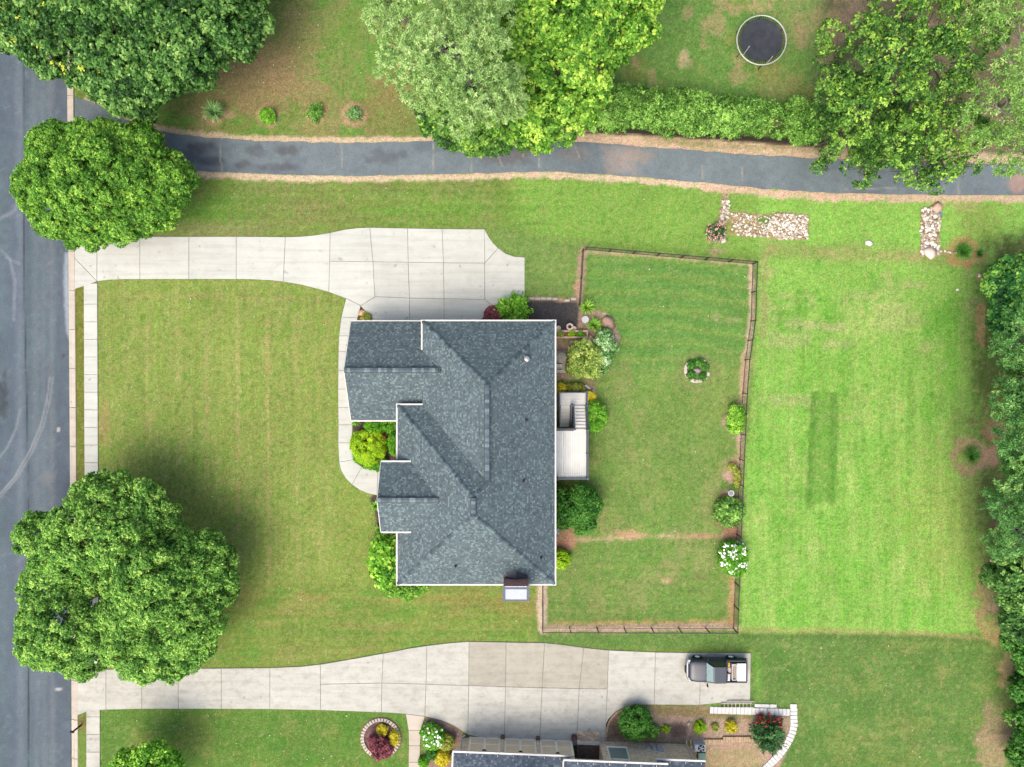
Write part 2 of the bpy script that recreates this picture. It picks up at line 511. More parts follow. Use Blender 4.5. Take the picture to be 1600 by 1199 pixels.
    P.poly([(1000,212),(1120,222),(1290,230),(1290,238),(1100,232),(1010,222)], (142,146,84), 4, 8, .8, .6)
    P.line([(280,269),(350,274),(450,278),(560,279),(680,277),(760,275),(850,272),(920,276),(1000,281),(1100,290),(1200,300)], 11, (234,206,168), 3, 5, .95)
    P.line([(1100,291),(1200,301),(1300,307),(1400,309),(1500,309),(1620,310)], 13, (232,196,162), 3, 6, .95)
    P.poly([(1455,312),(1530,314),(1520,330),(1460,326)], (198,166,118), 6, 8, .6, .5)
    # --- fence strips, worn paths and beds
    P.line([(911,392),(908,430),(904,474)], 13, (204,170,138), 3, 5, .9)
    P.blob(903, 448, 9, 10, (206,160,124), .8, .4)
    P.line([(918,393),(1040,401),(1172,412)], 7, (214,188,140), 3, 4, .7)
    P.line([(1174,414),(1176,440),(1174,500),(1166,560),(1162,610)], 9, (228,196,162), 3, 4, .95)
    P.line([(1164,560),(1158,640),(1156,720),(1150,800),(1148,860),(1144,930),(1142,980)], 11, (214,182,138), 4, 5, .9)
    P.poly([(1160,625),(1150,640),(1136,648),(1129,660),(1136,672),(1150,680),(1155,690),(1162,690)], (216,178,160), 3, 3, .95)
    P.poly([(1153,710),(1140,722),(1130,740),(1128,760),(1126,780),(1120,800),(1128,822),(1145,830),(1156,836),(1158,720)], (196,160,128), 4, 4, .85)
    P.blob(1138, 748, 8, 12, (214,168,150), .95, .2); P.blob(1132, 758, 8, 10, (104,150,60), .8, .4); P.blob(1148, 764, 10, 10, (92,150,48), .8, .4)
    P.poly([(1126,776),(1150,776),(1156,834),(1120,822)], (150,104,82), 6, 5, .8)
    P.blob(1146, 836, 14, 18, (198,138,110), .9, .4)
    P.line([(884,844),(930,843),(1010,838),(1090,838),(1140,838)], 5, (214,186,138), 3, 5, .85)
    P.blob(990, 835, 26, 6, (212,168,124), .8, .6); P.blob(1100, 838, 40, 5, (190,142,104), .6, .6)
    P.blob(880, 850, 17, 9, (218,154,116), .95, .3); P.blob(874, 860, 12, 14, (206,140,108), .9, .3)
    P.ring(1041, 893, 13, 6, (186,172,112), .4); P.blob(1040, 908, 9, 5, (216,176,130), .7, .5)
    P.line([(848,915),(847,950),(849,982)], 15, (232,204,172), 2.5, 3, .98)
    P.line([(850,982),(1000,981),(1148,979)], 12, (218,184,156), 3, 4, .95)
    P.line([(860,974),(1000,972),(1130,971)], 5, (206,176,98), 4, 4, .7)
    P.poly([(1136,880),(1146,885),(1150,980),(1136,978),(1140,930)], (188,156,88), 4, 4, .8)
    # planting beds round the house
    P.poly([(551,650),(640,650),(640,740),(600,736),(566,730),(553,715)], (104,84,78), 2, 1)
    P.poly([(590,770),(640,770),(640,925),(640,930),(612,924),(592,905),(582,882),(582,862),(588,835),(586,800),(577,778)], (98,82,76), 2, 1.5)
    P.poly([(552,482),(568,478),(582,502),(582,520),(548,520)], (126,92,66), 2, 2)
    P.poly([(750,496),(770,478),(800,470),(906,468),(912,480),(908,520),(750,520)], (96,88,84), 2, 2)
    P.blob(775, 490, 22, 16, (88,62,66), .9, .2)
    P.line([(828,467),(862,467),(880,470),(906,468)], 6, (206,168,138), 2, 3, .8)
    P.blob(877, 471, 9, 6, (212,170,140), .9, .2)
    P.poly([(866,520),(905,470),(912,470),(950,500),(964,530),(955,560),(940,590),(925,600),(938,625),(925,640),(866,640)], (190,158,130), 4, 5, .95)
    P.poly([(836,471),(900,472),(905,480),(904,500),(900,516),(836,516)], (88,84,84), 2, 2)
    P.blob(890, 598, 30, 6, (108,138,56), .8, .5); P.blob(940, 590, 26, 6, (112,150,62), .7, .5); P.blob(884, 530, 12, 8, (128,136,72), .7, .5)
    P.line([(946,496),(956,508),(964,525),(963,540),(955,552)], 9, (220,180,158), 3, 4, .9)
    P.ring(1089, 579, 26, 10, (150,144,88), .5)
    P.poly([(1073,566),(1089,560),(1106,567),(1108,582),(1100,596),(1080,596),(1071,583)], (96,140,62), 3, 2, .9)
    P.blob(1089, 580, 7, 5, (190,170,160), .9, .3)
    P.poly([(866,830),(905,826),(890,860),(866,862)], (206,150,118), 4, 4, .8)
    # neighbour's beds
    P.poly([(664,1120),(700,1126),(722,1142),(722,1240),(662,1240)], (172,142,128), 2, 2)
    P.blob(595, 1153, 27, 27, (140,104,104), 1, .1, .15); P.ring(595, 1153, 31, 4, (164,128,92), .6)
    P.poly([(945,1150),(950,1126),(962,1112),(980,1104),(1110,1103),(1110,1160),(945,1165)], (176,148,126), 3, 3)
    P.poly([(1040,1106),(1112,1118),(1240,1118),(1240,1130),(1220,1200),(1080,1200),(1075,1140),(1030,1120)], (196,164,138), 4, 6, .95)
    P.poly([(1010,1102),(1110,1104),(1180,1120),(1170,1128),(1090,1122),(1030,1116)], (152,136,84), 5, 8, .9)
    P.poly([(1100,1170),(1180,1168),(1200,1200),(1100,1210)], (188,166,112), 6, 10, .7)
    P.blob(1060, 1142, 16, 14, (118,96,86), .9, .4); P.blob(965, 1140, 14, 16, (120,100,80), .8, .4)
    P.blob(128, 1132, 8, 14, (150,120,70), .6, .4)
    # dirt rings round the young shrubs
    for bx, by, r in ((418,182,15),(552,180,16),(495,178,13),(334,178,15)):
        P.ring(bx, by, r, 6, (206,166,126), .7)
    P.blob(505, 170, 7, 7, (206,140,104), .8, .4)
    P.blob(358, 178, 9, 9, (206,166,130), .7, .5)
    P.poly([(922,108),(955,106),(958,145),(946,152),(925,148)], (176,140,110), 4, 4, .95)
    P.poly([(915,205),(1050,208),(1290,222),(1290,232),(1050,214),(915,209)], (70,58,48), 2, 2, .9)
    # rocky drainage beds
    P.poly([(1140,332),(1262,334),(1262,375),(1200,372),(1140,368)], (196,160,116), 3, 4, .85)
    P.blob(1195, 347, 14, 12, (104,150,58), .9, .4); P.blob(1160, 352, 18, 14, (150,150,84), .7, .7)
    P.line([(1134,302),(1130,330),(1126,360)], 10, (206,172,138), 3, 3, .9)
    P.poly([(1439,323),(1470,323),(1466,400),(1438,400)], (188,150,108), 3, 3, .9)
    P.ring(1504, 394, 20, 9, (198,146,96), .8); P.blob(1530, 400, 16, 12, (196,150,100), .7, .6); P.line([(1465,393),(1490,393)], 8, (190,156,112), 3, 3, .8)
    # general speckle
    P.c *= (1 + 0.16*P.n2 + 0.22*P.n1)[:, None]
    # fine mowing streaks and thin weedy spots
    sv = fbm(x/2.6, y/70, 4, 3)-.5; sh = fbm(x/70, y/2.6, 2, 3)-.5; sp = fbm(x/4.5, y/4.5, 0, 3)
    wv = np.clip(front+rl, 0, 1); wh = np.clip(back+low+bl+st+.6*br, 0, 1)
    P.c *= (1 + .30*sv*wv + .30*sh*wh)[:, None]
    gr = np.clip((P.c[:,1]-P.c[:,0])/(.15*P.c[:,1])+.55, 0, 1)
    P.c *= 1-gr[:,None]*(1-np.array((.93,1.02,.95)))
    P.c *= 1-(gr*np.clip(rl+rt+.4*back, 0, 1))[:,None]*(1-np.array((.95,.93,.95)))
    P.mix(.35*gr*sstep(.66, .76, sp), (176,176,120)); P.mix(.35*gr*sstep(.66, .76, 1-sp), (84,128,50))
    dry = fbm(x/6, y/6, 6, 3) - 0.5
    P.c[:, 0] *= 1 + 0.22*dry; P.c[:, 2] *= 1 + 0.14*dry
    return P.c

def axis_coords(a, b, step, far):
    core = np.arange(a, b+1e-6, step)
    out = [40, 80, 160, far]
    return np.concatenate([[a-q for q in (500, 220, 90, 40, 18, 8, 3)], core, [b+q for q in (3, 8, 18, 40, 90, 220, 500)]])
gx = axis_coords(-42, 42, 0.15, 400); gy = axis_coords(-32, 32, 0.15, 400)
GX, GY = np.meshgrid(gx, gy, indexing='xy')
fx, fy = GX.ravel(), GY.ravel()
ppx, ppy = 800+fx/GS, 599.5-fy/GS
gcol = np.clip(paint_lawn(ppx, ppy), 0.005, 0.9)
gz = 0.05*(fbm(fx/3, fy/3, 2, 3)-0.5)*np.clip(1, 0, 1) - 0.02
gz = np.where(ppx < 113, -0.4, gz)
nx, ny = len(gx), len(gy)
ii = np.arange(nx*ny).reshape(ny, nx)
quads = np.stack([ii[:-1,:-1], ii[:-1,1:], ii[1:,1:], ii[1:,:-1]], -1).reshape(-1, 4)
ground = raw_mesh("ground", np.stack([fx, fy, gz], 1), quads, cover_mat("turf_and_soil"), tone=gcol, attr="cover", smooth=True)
tag(ground, kind="structure")

# ================================================================= ROAD
asph = cover_mat("asphalt", (2.0, 9.0), (0.07, 0.16), 0.3, 0.9, 0.2, ((.95,.96,.97),(1.05,1.04,1.03)))
def sheet(name, xs, ys, z, colf, m):
    X, Y = np.meshgrid(xs, ys, indexing='xy'); x, y = X.ravel(), Y.ravel()
    px, py = 800+x/GS, 599.5-y/GS
    c = colf(px, py)
    i = np.arange(len(xs)*len(ys)).reshape(len(ys), len(xs))
    q = np.stack([i[:-1,:-1], i[:-1,1:], i[1:,1:], i[1:,:-1]], -1).reshape(-1, 4)
    return raw_mesh(name, np.stack([x, y, np.full_like(x, z)], 1), q, m, tone=c, attr="cover")
def road_col(px, py):
    P = Paint(px, py, (98,115,121))
    P.patches(60, 0.5, (108,124,132), .6, 1, None, .1, 1.6, .5)
    P.patches(30, 0.55, (96,106,120), .6, 3, None, .1, 2.2, .4)
    for xx, w, c, o in ((12,16,(100,112,126),.5),(26,12,(132,142,154),.45),(62,10,(126,134,144),.5),(75,8,(136,140,146),.5),(92,14,(100,108,122),.6),(50,10,(134,142,150),.4)):
        P.line([(xx,-200),(xx+4,400),(xx+6,1400)], w, c, 5, 6, o)
    P.poly([(100,395),(107,395),(108,530),(102,520),(98,440)], (178,188,196), 3, 2, .8)
    for dx, o in ((0,.8),(5,.6)):
        P.line([(76+dx,590),(72+dx,625),(62+dx,665),(45+dx,705),(22+dx,745),(-6+dx,778)], 2.6, (160,164,164), 1.4, 1, o)
    P.line([(30,640),(24,670),(10,700),(-8,722)], 3, (160,164,168), 2, 1, .6)
    P.line([(0,390),(14,405),(22,440),(20,500)], 4, (158,164,172), 2, 2, .5); P.line([(8,402),(30,412)], 3, (158,164,172), 2, 2, .5)
    P.line([(-8,345),(20,330),(32,308)], 5, (150,158,168), 3, 2, .5)
    P.line([(36,-100),(35,260),(37,480),(42,700),(44,1300)], 1.6, (64,70,80), .8, .5, .95)
    P.blob(90, 672, 3, 4, (206,200,188), .9, .2); P.blob(98, 556, 2, 3, (100,70,54), .9, .2); P.blob(90, 1078, 7, 2.5, (214,212,206), .8, .4)
    P.blob(72, 740, 12, 20, (138,140,140), .5, .8); P.blob(2, 620, 8, 30, (70,72,78), .7, .5)
    P.patches(9, 0.70, (150,158,162), .2, 5)
    P.c *= (1+0.25*P.n2+0.2*P.n1)[:, None]
    return P.c
road = sheet("road", np.concatenate([np.arange(-52, -34.5, 0.12), [-34.52]]), np.concatenate([[-300,-120,-60], np.arange(-36, 36, 0.12), [60,120,300]]), -0.10, road_col, asph)
tag(road, kind="structure")

# asphalt drive between the two lawns
DT = np.array([(117,150),(135,156),(160,168),(200,190),(250,206),(300,213),(345,217),(420,222),(560,224),(680,221),(760,219),(830,220),(900,223),(1000,229),(1100,237),(1200,244),(1290,249),(1400,254),(1500,257),(1720,258)], float)
DB = np.array([(117,205),(150,222),(180,235),(230,258),(280,266),(350,270),(450,274),(560,275),(680,273),(760,271),(850,268),(920,272),(1000,277),(1100,286),(1200,296),(1300,302),(1400,304),(1500,305),(1720,306)], float)
sx = np.arange(117, 1721, 2.5)
ty = np.interp(sx, DT[:,0], DT[:,1]); by = np.interp(sx, DB[:,0], DB[:,1])
k = np.ones(17)/17
ty = np.convolve(np.pad(ty, 8, 'edge'), k, 'valid'); by = np.convolve(np.pad(by, 8, 'edge'), k, 'valid')
ty = ty + 4*(fbm(sx/14, sx*0, 3, 3)-0.5); by = by + 4*(fbm(sx/14, sx*0+9, 5, 3)-0.5)
M = 21
tt = np.linspace(0, 1, M)
PX = np.repeat(sx, M); PY = (ty[:,None]*(1-tt)+by[:,None]*tt).ravel()
def drive_col(px, py):
    P = Paint(px, py, (128,141,145))
    P.patches(40, 0.5, (130,144,150), .5, 1, None, .12, .7, 1.2)
    P.patches(50, 0.55, (102,114,122), .45, 4, None, .12, .6, 1.3)
    P.blob(315, 230, 22, 10, (78,78,84), .7, .4); P.blob(330, 252, 18, 8, (80,80,88), .6, .5); P.blob(300, 244, 18, 14, (96,100,112), .5, .5)
    P.blob(455, 236, 20, 8, (92,90,92), .6, .5); P.blob(440, 262, 26, 7, (92,92,98), .6, .5); P.blob(400,236,14,8,(96,98,104),.5,.5); P.blob(378,258,12,8,(92,92,98),.6,.5)
    P.blob(600, 245, 26, 12, (98,98,104), .5, .6); P.blob(790, 245, 40, 14, (124,118,116), .6, .6); P.blob(820, 236, 20, 10, (140,124,112), .6, .6)
    P.poly([(940,228),(985,230),(1000,276),(950,272)], (176,160,150), 10, 10, .7); P.blob(990, 245, 30, 14, (182,160,142), .6, .7); P.blob(900, 240, 30, 12, (150,142,136), .5, .7)
    P.blob(1592, 285, 18, 16, (196,158,138), .8, .5)
    for pts in ([(346,214),(345,250),(348,272)],[(533,222),(534,262)],[(676,221),(678,240),(676,272)],[(730,221),(736,250),(736,272)],[(843,222),(842,262)],[(897,224),(905,246)],[(1098,258),(1098,280)],[(1160,262),(1160,282)],[(1498,275),(1498,304)],[(1320,296),(1400,294)],[(775,236),(786,262)],[(812,222),(818,246)]):
        P.line(pts, 1.6, (190,180,160), .9, 1.2, .75)
    P.c *= (1+0.25*P.n2+0.25*P.n1)[:, None]
    return P.c
i = np.arange(len(sx)*M).reshape(len(sx), M)
q = np.stack([i[:-1,:-1], i[:-1,1:], i[1:,1:], i[1:,:-1]], -1).reshape(-1, 4)
ad = raw_mesh("asphalt_driveway", np.stack([(PX-800)*GS, (599.5-PY)*GS, np.full(len(PX), 0.03)], 1), q, asph, tone=drive_col(PX, PY), attr="cover")
tag(ad, kind="structure")

# ================================================================= CONCRETE
def concrete(name, col, stain, rnd=0.04, thr=0.56):
    m, t, p = nodes(name)
    vec = worldpos(t)
    a = noise(t, vec, 0.55, 6, 0.65); b = noise(t, vec, 28, 4, 0.7); d = noise(t, worldpos(t, (1.0, 1.5, 1)), 1.1, 8, 0.75)
    c = mixc(t, col, stain, ramp(t, d, [(thr, 0), (thr+0.22, 0.75)]))
    c = mixc(t, c, ramp(t, a, [(0.3, 0.92), (0.7, 1.06)]), 1.0, 'MULTIPLY')
    c = mixc(t, c, ramp(t, b, [(0.3, 0.93), (0.7, 1.05)]), 1.0, 'MULTIPLY')
    tyre = noise(t, worldpos(t, (.10, 1.7, 1)), 1.6, 5, .6); spot = noise(t, vec, 1.9, 2, .4); crackn = noise(t, vec, .9, 9, .75)
    c = mixc(t, c, ramp(t, tyre, [(.33, .90), (.5, 1.0), (.7, 1.03)]), 1.0, 'MULTIPLY')
    c = mixc(t, c, ramp(t, spot, [(.24, .72), (.31, 1.0)]), 1.0, 'MULTIPLY')
    c = mixc(t, c, ramp(t, crackn, [(.494, 1.0), (.5, .86), (.506, 1.0)]), .6, 'MULTIPLY')
    oi = t.nodes.new("ShaderNodeObjectInfo")
    c = mixc(t, c, ramp(t, oi.outputs["Random"], [(0, 1-rnd), (1, 1+rnd)]), 1.0, 'MULTIPLY')
    t.links.new(c, p.inputs["Base Color"]); p.inputs["Roughness"].default_value = 0.85
    p.inputs["Specular IOR Level"].default_value = 0.2
    bump(t, p, b, 0.25, 0.01)
    return m
conc = concrete("clean_concrete", A(228,230,219), A(210,209,195), .04, .52)
conc_old = concrete("aged_concrete", A(222,221,208), A(188,184,168), .05, .47)
conc_stain = concrete("stained_concrete", A(203,199,181), A(176,172,154), .04, .46)
conc_tan = concrete("tan_concrete", A(226,214,196), A(200,186,166), .04)
joint = mat("joint_soil", A(150,146,128), .95, .2, 3, 20)

def slabs(root, polys, m, z1=0.045, gap=0.015, name="slab", ch=0.012, base=True, mats=None):
    for n, pl in enumerate(polys):
        p = np.array([((x-800)*GS, (599.5-y)*GS) for x, y in pl])
        ar = np.sum(p[:,0]*np.roll(p[:,1],-1) - np.roll(p[:,0],-1)*p[:,1])
        if ar < 0: p = p[::-1]
        MB().prism(inset(p, gap), -0.08, z1+random.uniform(-.004,.004), ch).build(name, (mats or {}).get(n, m), root)
    if base:
        b = MB()
        for n, pl in enumerate(polys):
            p = [((x-800)*GS, (599.5-y)*GS) for x, y in pl]
            b.prism(p, -0.1, z1-0.02-0.0004*n)
        b.build("joint_filler", joint, root)

drive = setting("concrete_driveway")
slabs(drive, [
 [(117,384),(152,371),(152,440),(117,403)],
 [(117,403),(152,440),(131,447.5),(117,452)],
 [(152,371),(219,370),(219,436.5),(190,436.7),(170,437.5),(152,440)],
 [(219,370),(295.5,370),(295.5,436.5),(219,436.5)],
 [(295.5,370),(369.5,370),(369.5,436.5),(295.5,436.5)],
 [(369.5,370),(446,370.5),(443,440.5),(420,438),(390,436.7),(369.5,436.5)],
 [(446,370.5),(470,370),(492,368),(516,364),(515.5,408.5),(514,456.5),(500,452.5),(470,445),(443,440.5)],
 [(516,364),(540,358.8),(560,356.5),(578,355.8),(583,409.3),(515.5,408.5)],
 [(515.5,408.5),(583,409.3),(586,464),(564,478),(541,466.5),(530,462.5),(514,456.5)],
 [(578,355.8),(637,357),(638,410),(583,409.3)], [(583,409.3),(638,410),(640,466),(586,464)],
 [(637,357),(691,358),(693,411),(638,410)], [(638,410),(693,411),(694,467),(640,466)],
 [(691,358),(757,358.5),(757.5,411.5),(693,411)], [(693,411),(757.5,411.5),(757.5,468.5),(694,467)],
 [(757,358.5),(764,371),(771,380.5),(778.5,388),(757.5,411.5)],
 [(778.5,388),(790,396.5),(803,401),(820,402.5),(820,462),(800,470),(772,479),(757.5,468.5),(757.5,411.5)],
 [(586,464),(640,466),(640,518),(582,518),(580,500),(564,478)],
 [(640,466),(694,467),(694,518),(640,518)],
 [(694,467),(757.5,468.5),(772,479),(752,500),(752,518),(694,518)]], conc)

walk = setting("front_walk")
slabs(walk, [
 [(541,466.5),(564,478),(559,496),(533.5,496)],
 [(533.5,496),(559,496),(554,525),(530,525)],
 [(530,525),(554,525),(552,549),(529,549)], [(529,549),(552,549),(551.5,579),(528.5,579)],
 [(528.5,579),(551.5,579),(551,608),(528.5,608)], [(528.5,608),(551,608),(551,637),(528.5,637)],
 [(528.5,637),(551,637),(551,664),(529,664)], [(529,664),(551,664),(550.5,692),(528.5,692)],
 [(528.5,692),(550.5,692),(552,706),(554.5,718),(530,722)],
 [(530,722),(554.5,718),(559,725),(566,729.5),(550,757),(540,747),(533,735)],
 [(550,757),(566,729.5),(577,733),(591,735),(589,774),(575,771),(562,765.5)],
 [(591,735),(636,735),(636,774),(589,774)]], conc)

sidewalk = setting("sidewalk")
sy = [443] + [380+267/2.788+27.6*i for i in range(22)] + [1062]
sy = [443] + [v for v in np.arange(475.5, 1060, 27.5)] + [1058]
slabs(sidewalk, [[(131+ (a-443)*.004,a),(152.5+(a-443)*.004,a),(152.5+(b-443)*.004,b),(131+(b-443)*.004,b)] for a, b in zip(sy[:-1], sy[1:])], conc, 0.04)
sy = [1108] + [v for v in np.arange(1120, 1420, 27.5)]
slabs(sidewalk, [[(135,a),(156.5,a),(156.5,b),(135,b)] for a, b in zip(sy[:-1], sy[1:])], conc_old, 0.04)

kerb = setting("kerb")
kx = lambda y: np.interp(y, [-400, 130, 450, 1060, 1600], [103, 104, 106.5, 110.5, 113])
ky = np.arange(-400, 1600, 61.0)
for a, b in zip(ky[:-1], ky[1:]):
    xa, xb = kx(a), kx(b)
    g = 0.25
    MB().prism([W(xa,a+g)[:2], W(xa+5.2,a+g)[:2], W(xb+5.2,b-g)[:2], W(xb,b-g)[:2]], -0.3, -0.06, .01).build("gutter_stone", conc_tan, kerb)
    MB().prism([W(xa+5.3,a+g)[:2], W(xa+11,a+g)[:2], W(xb+11,b-g)[:2], W(xb+5.3,b-g)[:2]], -0.3, 0.035, .03).build("kerb_stone", conc_tan, kerb)

ndrive = setting("concrete_driveway")
TJ = [(501,1038),(599,1021),(667,1009),(733,1002.5),(791,1003.5),(851,1004.5),(912,1012),(951,1016)]
MJ = [(501,1069),(597,1067),(666,1069),(732.5,1071),(790,1073),(847,1074.5),(905,1076),(949,1076.5)]
BJ = [(501,1109.5),(596,1113),(664,1119),(731,1148),(788,1160),(843,1163),(901,1165),(945,1165)]
mid = {0:[(540,1031.5)],1:[(640,1013)],2:[(700,1005)],5:[(880,1007.5)]}
midb = {1:[(630,1115)],2:[(690,1125.5),(710,1134)]}
pl = [[(121,1056),(166,1046),(166,1109),(150,1109.5),(135,1112),(121,1118)],
      [(166,1046),(222,1044.5),(222,1107.5),(166,1109)], [(222,1044.5),(279,1044.5),(279,1107.5),(222,1107.5)],
      [(279,1044.5),(346,1044.3),(346,1107.5),(279,1107.5)], [(346,1044.3),(422,1043.5),(422,1108),(346,1107.5)],
      [(422,1043.5),(470,1041.5),(501,1038),(501,1069),(501,1109.5),(422,1108)]]
ms = {}
for j in range(7):
    pl.append([TJ[j]] + mid.get(j, []) + [TJ[j+1], MJ[j+1], MJ[j]])
    if j >= 3: ms[len(pl)-1] = conc_stain
    pl.append([MJ[j], MJ[j+1], BJ[j+1]] + midb.get(j, [])[::-1] + [BJ[j]])
pl += [[(951,1016),(1024,1019),(1022,1101),(990,1101.5),(975,1105),(962,1111.5),(951,1123),(946,1135),(945,1165),(949,1076.5)],
       [(1024,1019),(1095,1020),(1093,1101.5),(1022,1101)], [(1095,1020),(1173,1020.5),(1172,1096),(1128,1098),(1093,1101.5)]]
slabs(ndrive, pl, conc_old, mats=ms)

nwalk = setting("garden_walk")
slabs(nwalk, [[(634,1115.5),(664,1119),(658,1141),(638.5,1141)], [(638.5,1141),(658,1141),(656.5,1165),(639,1165)], [(639,1165),(656.5,1165),(656.5,1191),(638.5,1191)], [(638.5,1191),(656.5,1191),(656.5,1217),(638,1217)], [(638,1217),(656.5,1217),(656,1245),(638,1245)]], conc_tan)
# ================================================================= HOUSE
def shingle_mat(name, dark, mid, light, bw=0.19, bh=0.145):
    m, t, p = nodes(name)
    uv = t.nodes.new("ShaderNodeUVMap"); uv.uv_map = "uv"
    def brick(w, off, sq):
        br = nn(t, "ShaderNodeTexBrick", Scale=1.0)
        br.inputs["Color1"].default_value = (0,0,0,1); br.inputs["Color2"].default_value = (1,1,1,1)
        br.inputs["Mortar"].default_value = (.12,.12,.12,1); br.inputs["Mortar Size"].default_value = 0.008
        br.inputs["Mortar Smooth"].default_value = 0.3
        br.inputs["Brick Width"].default_value = w; br.inputs["Row Height"].default_value = bh
        br.offset = off; br.offset_frequency = 2; br.squash = sq; br.squash_frequency = 3
        t.links.new(uv.outputs[0], br.inputs["Vector"])
        return br
    b1 = brick(bw, .37, .75); b2 = brick(bw*1.9, .21, .6)
    c = ramp(t, mixc(t, b1.outputs["Color"], b2.outputs["Color"], .15), [(0.05, dark), (.38, mid), (.62, mid), (.9, light)])
    vec = worldpos(t)
    a = noise(t, vec, 0.4, 4); b = noise(t, vec, 9, 3, .7)
    c = mixc(t, c, ramp(t, a, [(0.3, .92), (0.7, 1.08)]), 1.0, 'MULTIPLY')
    c = mixc(t, c, ramp(t, b, [(0.35, .85), (0.65, 1.15)]), 1.0, 'MULTIPLY')
    t.links.new(c, p.inputs["Base Color"]); p.inputs["Roughness"].default_value = 0.9; p.inputs["Specular IOR Level"].default_value = 0.2
    bump(t, p, b1.outputs["Fac"], -0.5, 0.02)
    return m
shing = shingle_mat("grey_shingles", A(88,102,107), A(108,125,129), A(140,161,162), bw=.16)
shing2 = shingle_mat("slate_blue_shingles", A(86,97,109), A(106,119,131), A(142,155,166))
capm = leafmat("ridge_cap_shingle", A(78,94,102), A(98,116,122), A(134,156,160), 0.0)
trim = mat("white_trim", A(246,242,234), .5, .03, 2, 10, bmp=0)
wallm = mat("cream_siding", A(226,216,198), .8, .06, 2, 15)
glass = mat("window_glass", (0.05,0.07,0.09), .08, .1, 2, 8, bmp=0, spec=.6)
darkmetal = mat("dark_metal", A(70,76,84), .5, .15, 3, 12)
def brickmat(name, c1, c2, cm, sc=1.0):
    m, t, p = nodes(name)
    g = t.nodes.new("ShaderNodeNewGeometry")
    # choose the wall's running direction from its normal
    sep = t.nodes.new("ShaderNodeSeparateXYZ"); t.links.new(g.outputs["Position"], sep.inputs[0])
    ad = t.nodes.new("ShaderNodeMath"); ad.operation = 'ADD'; t.links.new(sep.outputs[0], ad.inputs[0]); t.links.new(sep.outputs[1], ad.inputs[1])
    cb = t.nodes.new("ShaderNodeCombineXYZ"); t.links.new(ad.outputs[0], cb.inputs[0]); t.links.new(sep.outputs[2], cb.inputs[1])
    br = nn(t, "ShaderNodeTexBrick", Scale=1.0)
    br.inputs["Color1"].default_value = tuple(c1)+(1,); br.inputs["Color2"].default_value = tuple(c2)+(1,); br.inputs["Mortar"].default_value = tuple(cm)+(1,)
    br.inputs["Brick Width"].default_value = .22*sc; br.inputs["Row Height"].default_value = .075*sc; br.inputs["Mortar Size"].default_value = .01*sc
    t.links.new(cb.outputs[0], br.inputs["Vector"])
    n = noise(t, worldpos(t), 6, 4, .7)
    c = mixc(t, br.outputs["Color"], ramp(t, n, [(.3, .7), (.7, 1.25)]), 1.0, 'MULTIPLY')
    t.links.new(c, p.inputs["Base Color"]); p.inputs["Roughness"].default_value = .9
    bump(t, p, br.outputs["Fac"], -.4, .01)
    return m
redbrick = brickmat("red_brick", A(206,128,116,1.4), A(160,92,86,1.4), A(214,186,172,1.3))
tanbrick = brickmat("tan_brick", A(250,222,184,1.35), A(204,174,142,1.35), A(250,238,214,1.3), 1.3)

class Roof(MB):
    """roof facets with slope-plane uv"""
    def __init__(s, xf=None): super().__init__(xf); s.uv = []
    def facet(s, pts):
        p = np.array(pts, float)
        n = np.cross(p[1]-p[0], p[2]-p[0])
        if n[2] < 0: p = p[::-1]; n = -n
        n /= np.linalg.norm(n)
        h = np.cross((0, 0, 1.0), n); h /= np.linalg.norm(h); v = np.cross(n, h)
        for q in p: s.uv.append((float(np.dot(q, h))+50, float(np.dot(q, v))+50))
        return s.add(p, [tuple(range(len(p)))])

def caps(name, a, b, w, parent, raise_=0.03, drop=0.1, step=0.2, xf=None):
    """overlapping cap shingles along a ridge or hip from a to b, joined"""
    a = np.array(a, float); b = np.array(b, float); d = b-a; L = np.linalg.norm(d); d /= L
    sd = np.cross(d, (0, 0, 1.0)); sd /= np.linalg.norm(sd); up = np.cross(sd, d)
    m = MB(xf); n = int(L/step)
    for i in range(n):
        p0 = a + d*(i*step); p1 = a + d*((i+1)*step+0.03)
        t = random.uniform(0, 0.012)
        vs = []
        for p, e in ((p0, 0.0), (p1, 0.022)):
            vs += [p - sd*w/2 + up*(raise_-drop+e+t), p + up*(raise_+e+t), p + sd*w/2 + up*(raise_-drop+e+t)]
        m.add(vs, [(0,1,4,3),(1,2,5,4),(3,4,5),(0,2,1)])
    o = m.build(name, capm, parent, kind="stuff")
    at = o.data.attributes.new("tone", 'FLOAT', 'POINT')
    at.data.foreach_set("value", np.repeat(rng.uniform(0, 1, n), 6).astype(np.float32))
    return o

ZA, ZG, ZD, SL = 4.3, 3.0, 5.0, 0.65
xE, yN, yS = WX(867,ZA), WY(502,ZA), WY(913,ZA)
xWB, xWA, yNB = WX(621,ZA), WX(660,ZA), WY(633,ZA)
xg, yNg, ySg = WX(549,ZG), WY(502,ZG), WY(657,ZG)
xd, yNd, ySd = WX(595.5,ZD), WY(722,ZD), WY(831,ZD)
house = thing("house", ((xE+xWB)/2, (yN+yS)/2, 0), "large house with grey shingle hip roof and white gutters in the centre of the lot", "house")
rA = ((xE+xWA)/2, ZA+SL*(xE-xWA)/2); rB = ((xE+xWB)/2, ZA+SL*(xE-xWB)/2)
sNA = 0.68; sNB = 0.606
aN = yN-(rA[1]-ZA)/sNA; bS = yS+(rB[1]-ZA)/SL; bN = yNB-(rB[1]-ZA)/sNB; jA = yNB-(rA[1]-ZA)/sNB
PA = (rA[0], aN, rA[1]); PJ = (rA[0], jA, rA[1]); PBN = (rB[0], bN, rB[1]); PBS = (rB[0], bS, rB[1])
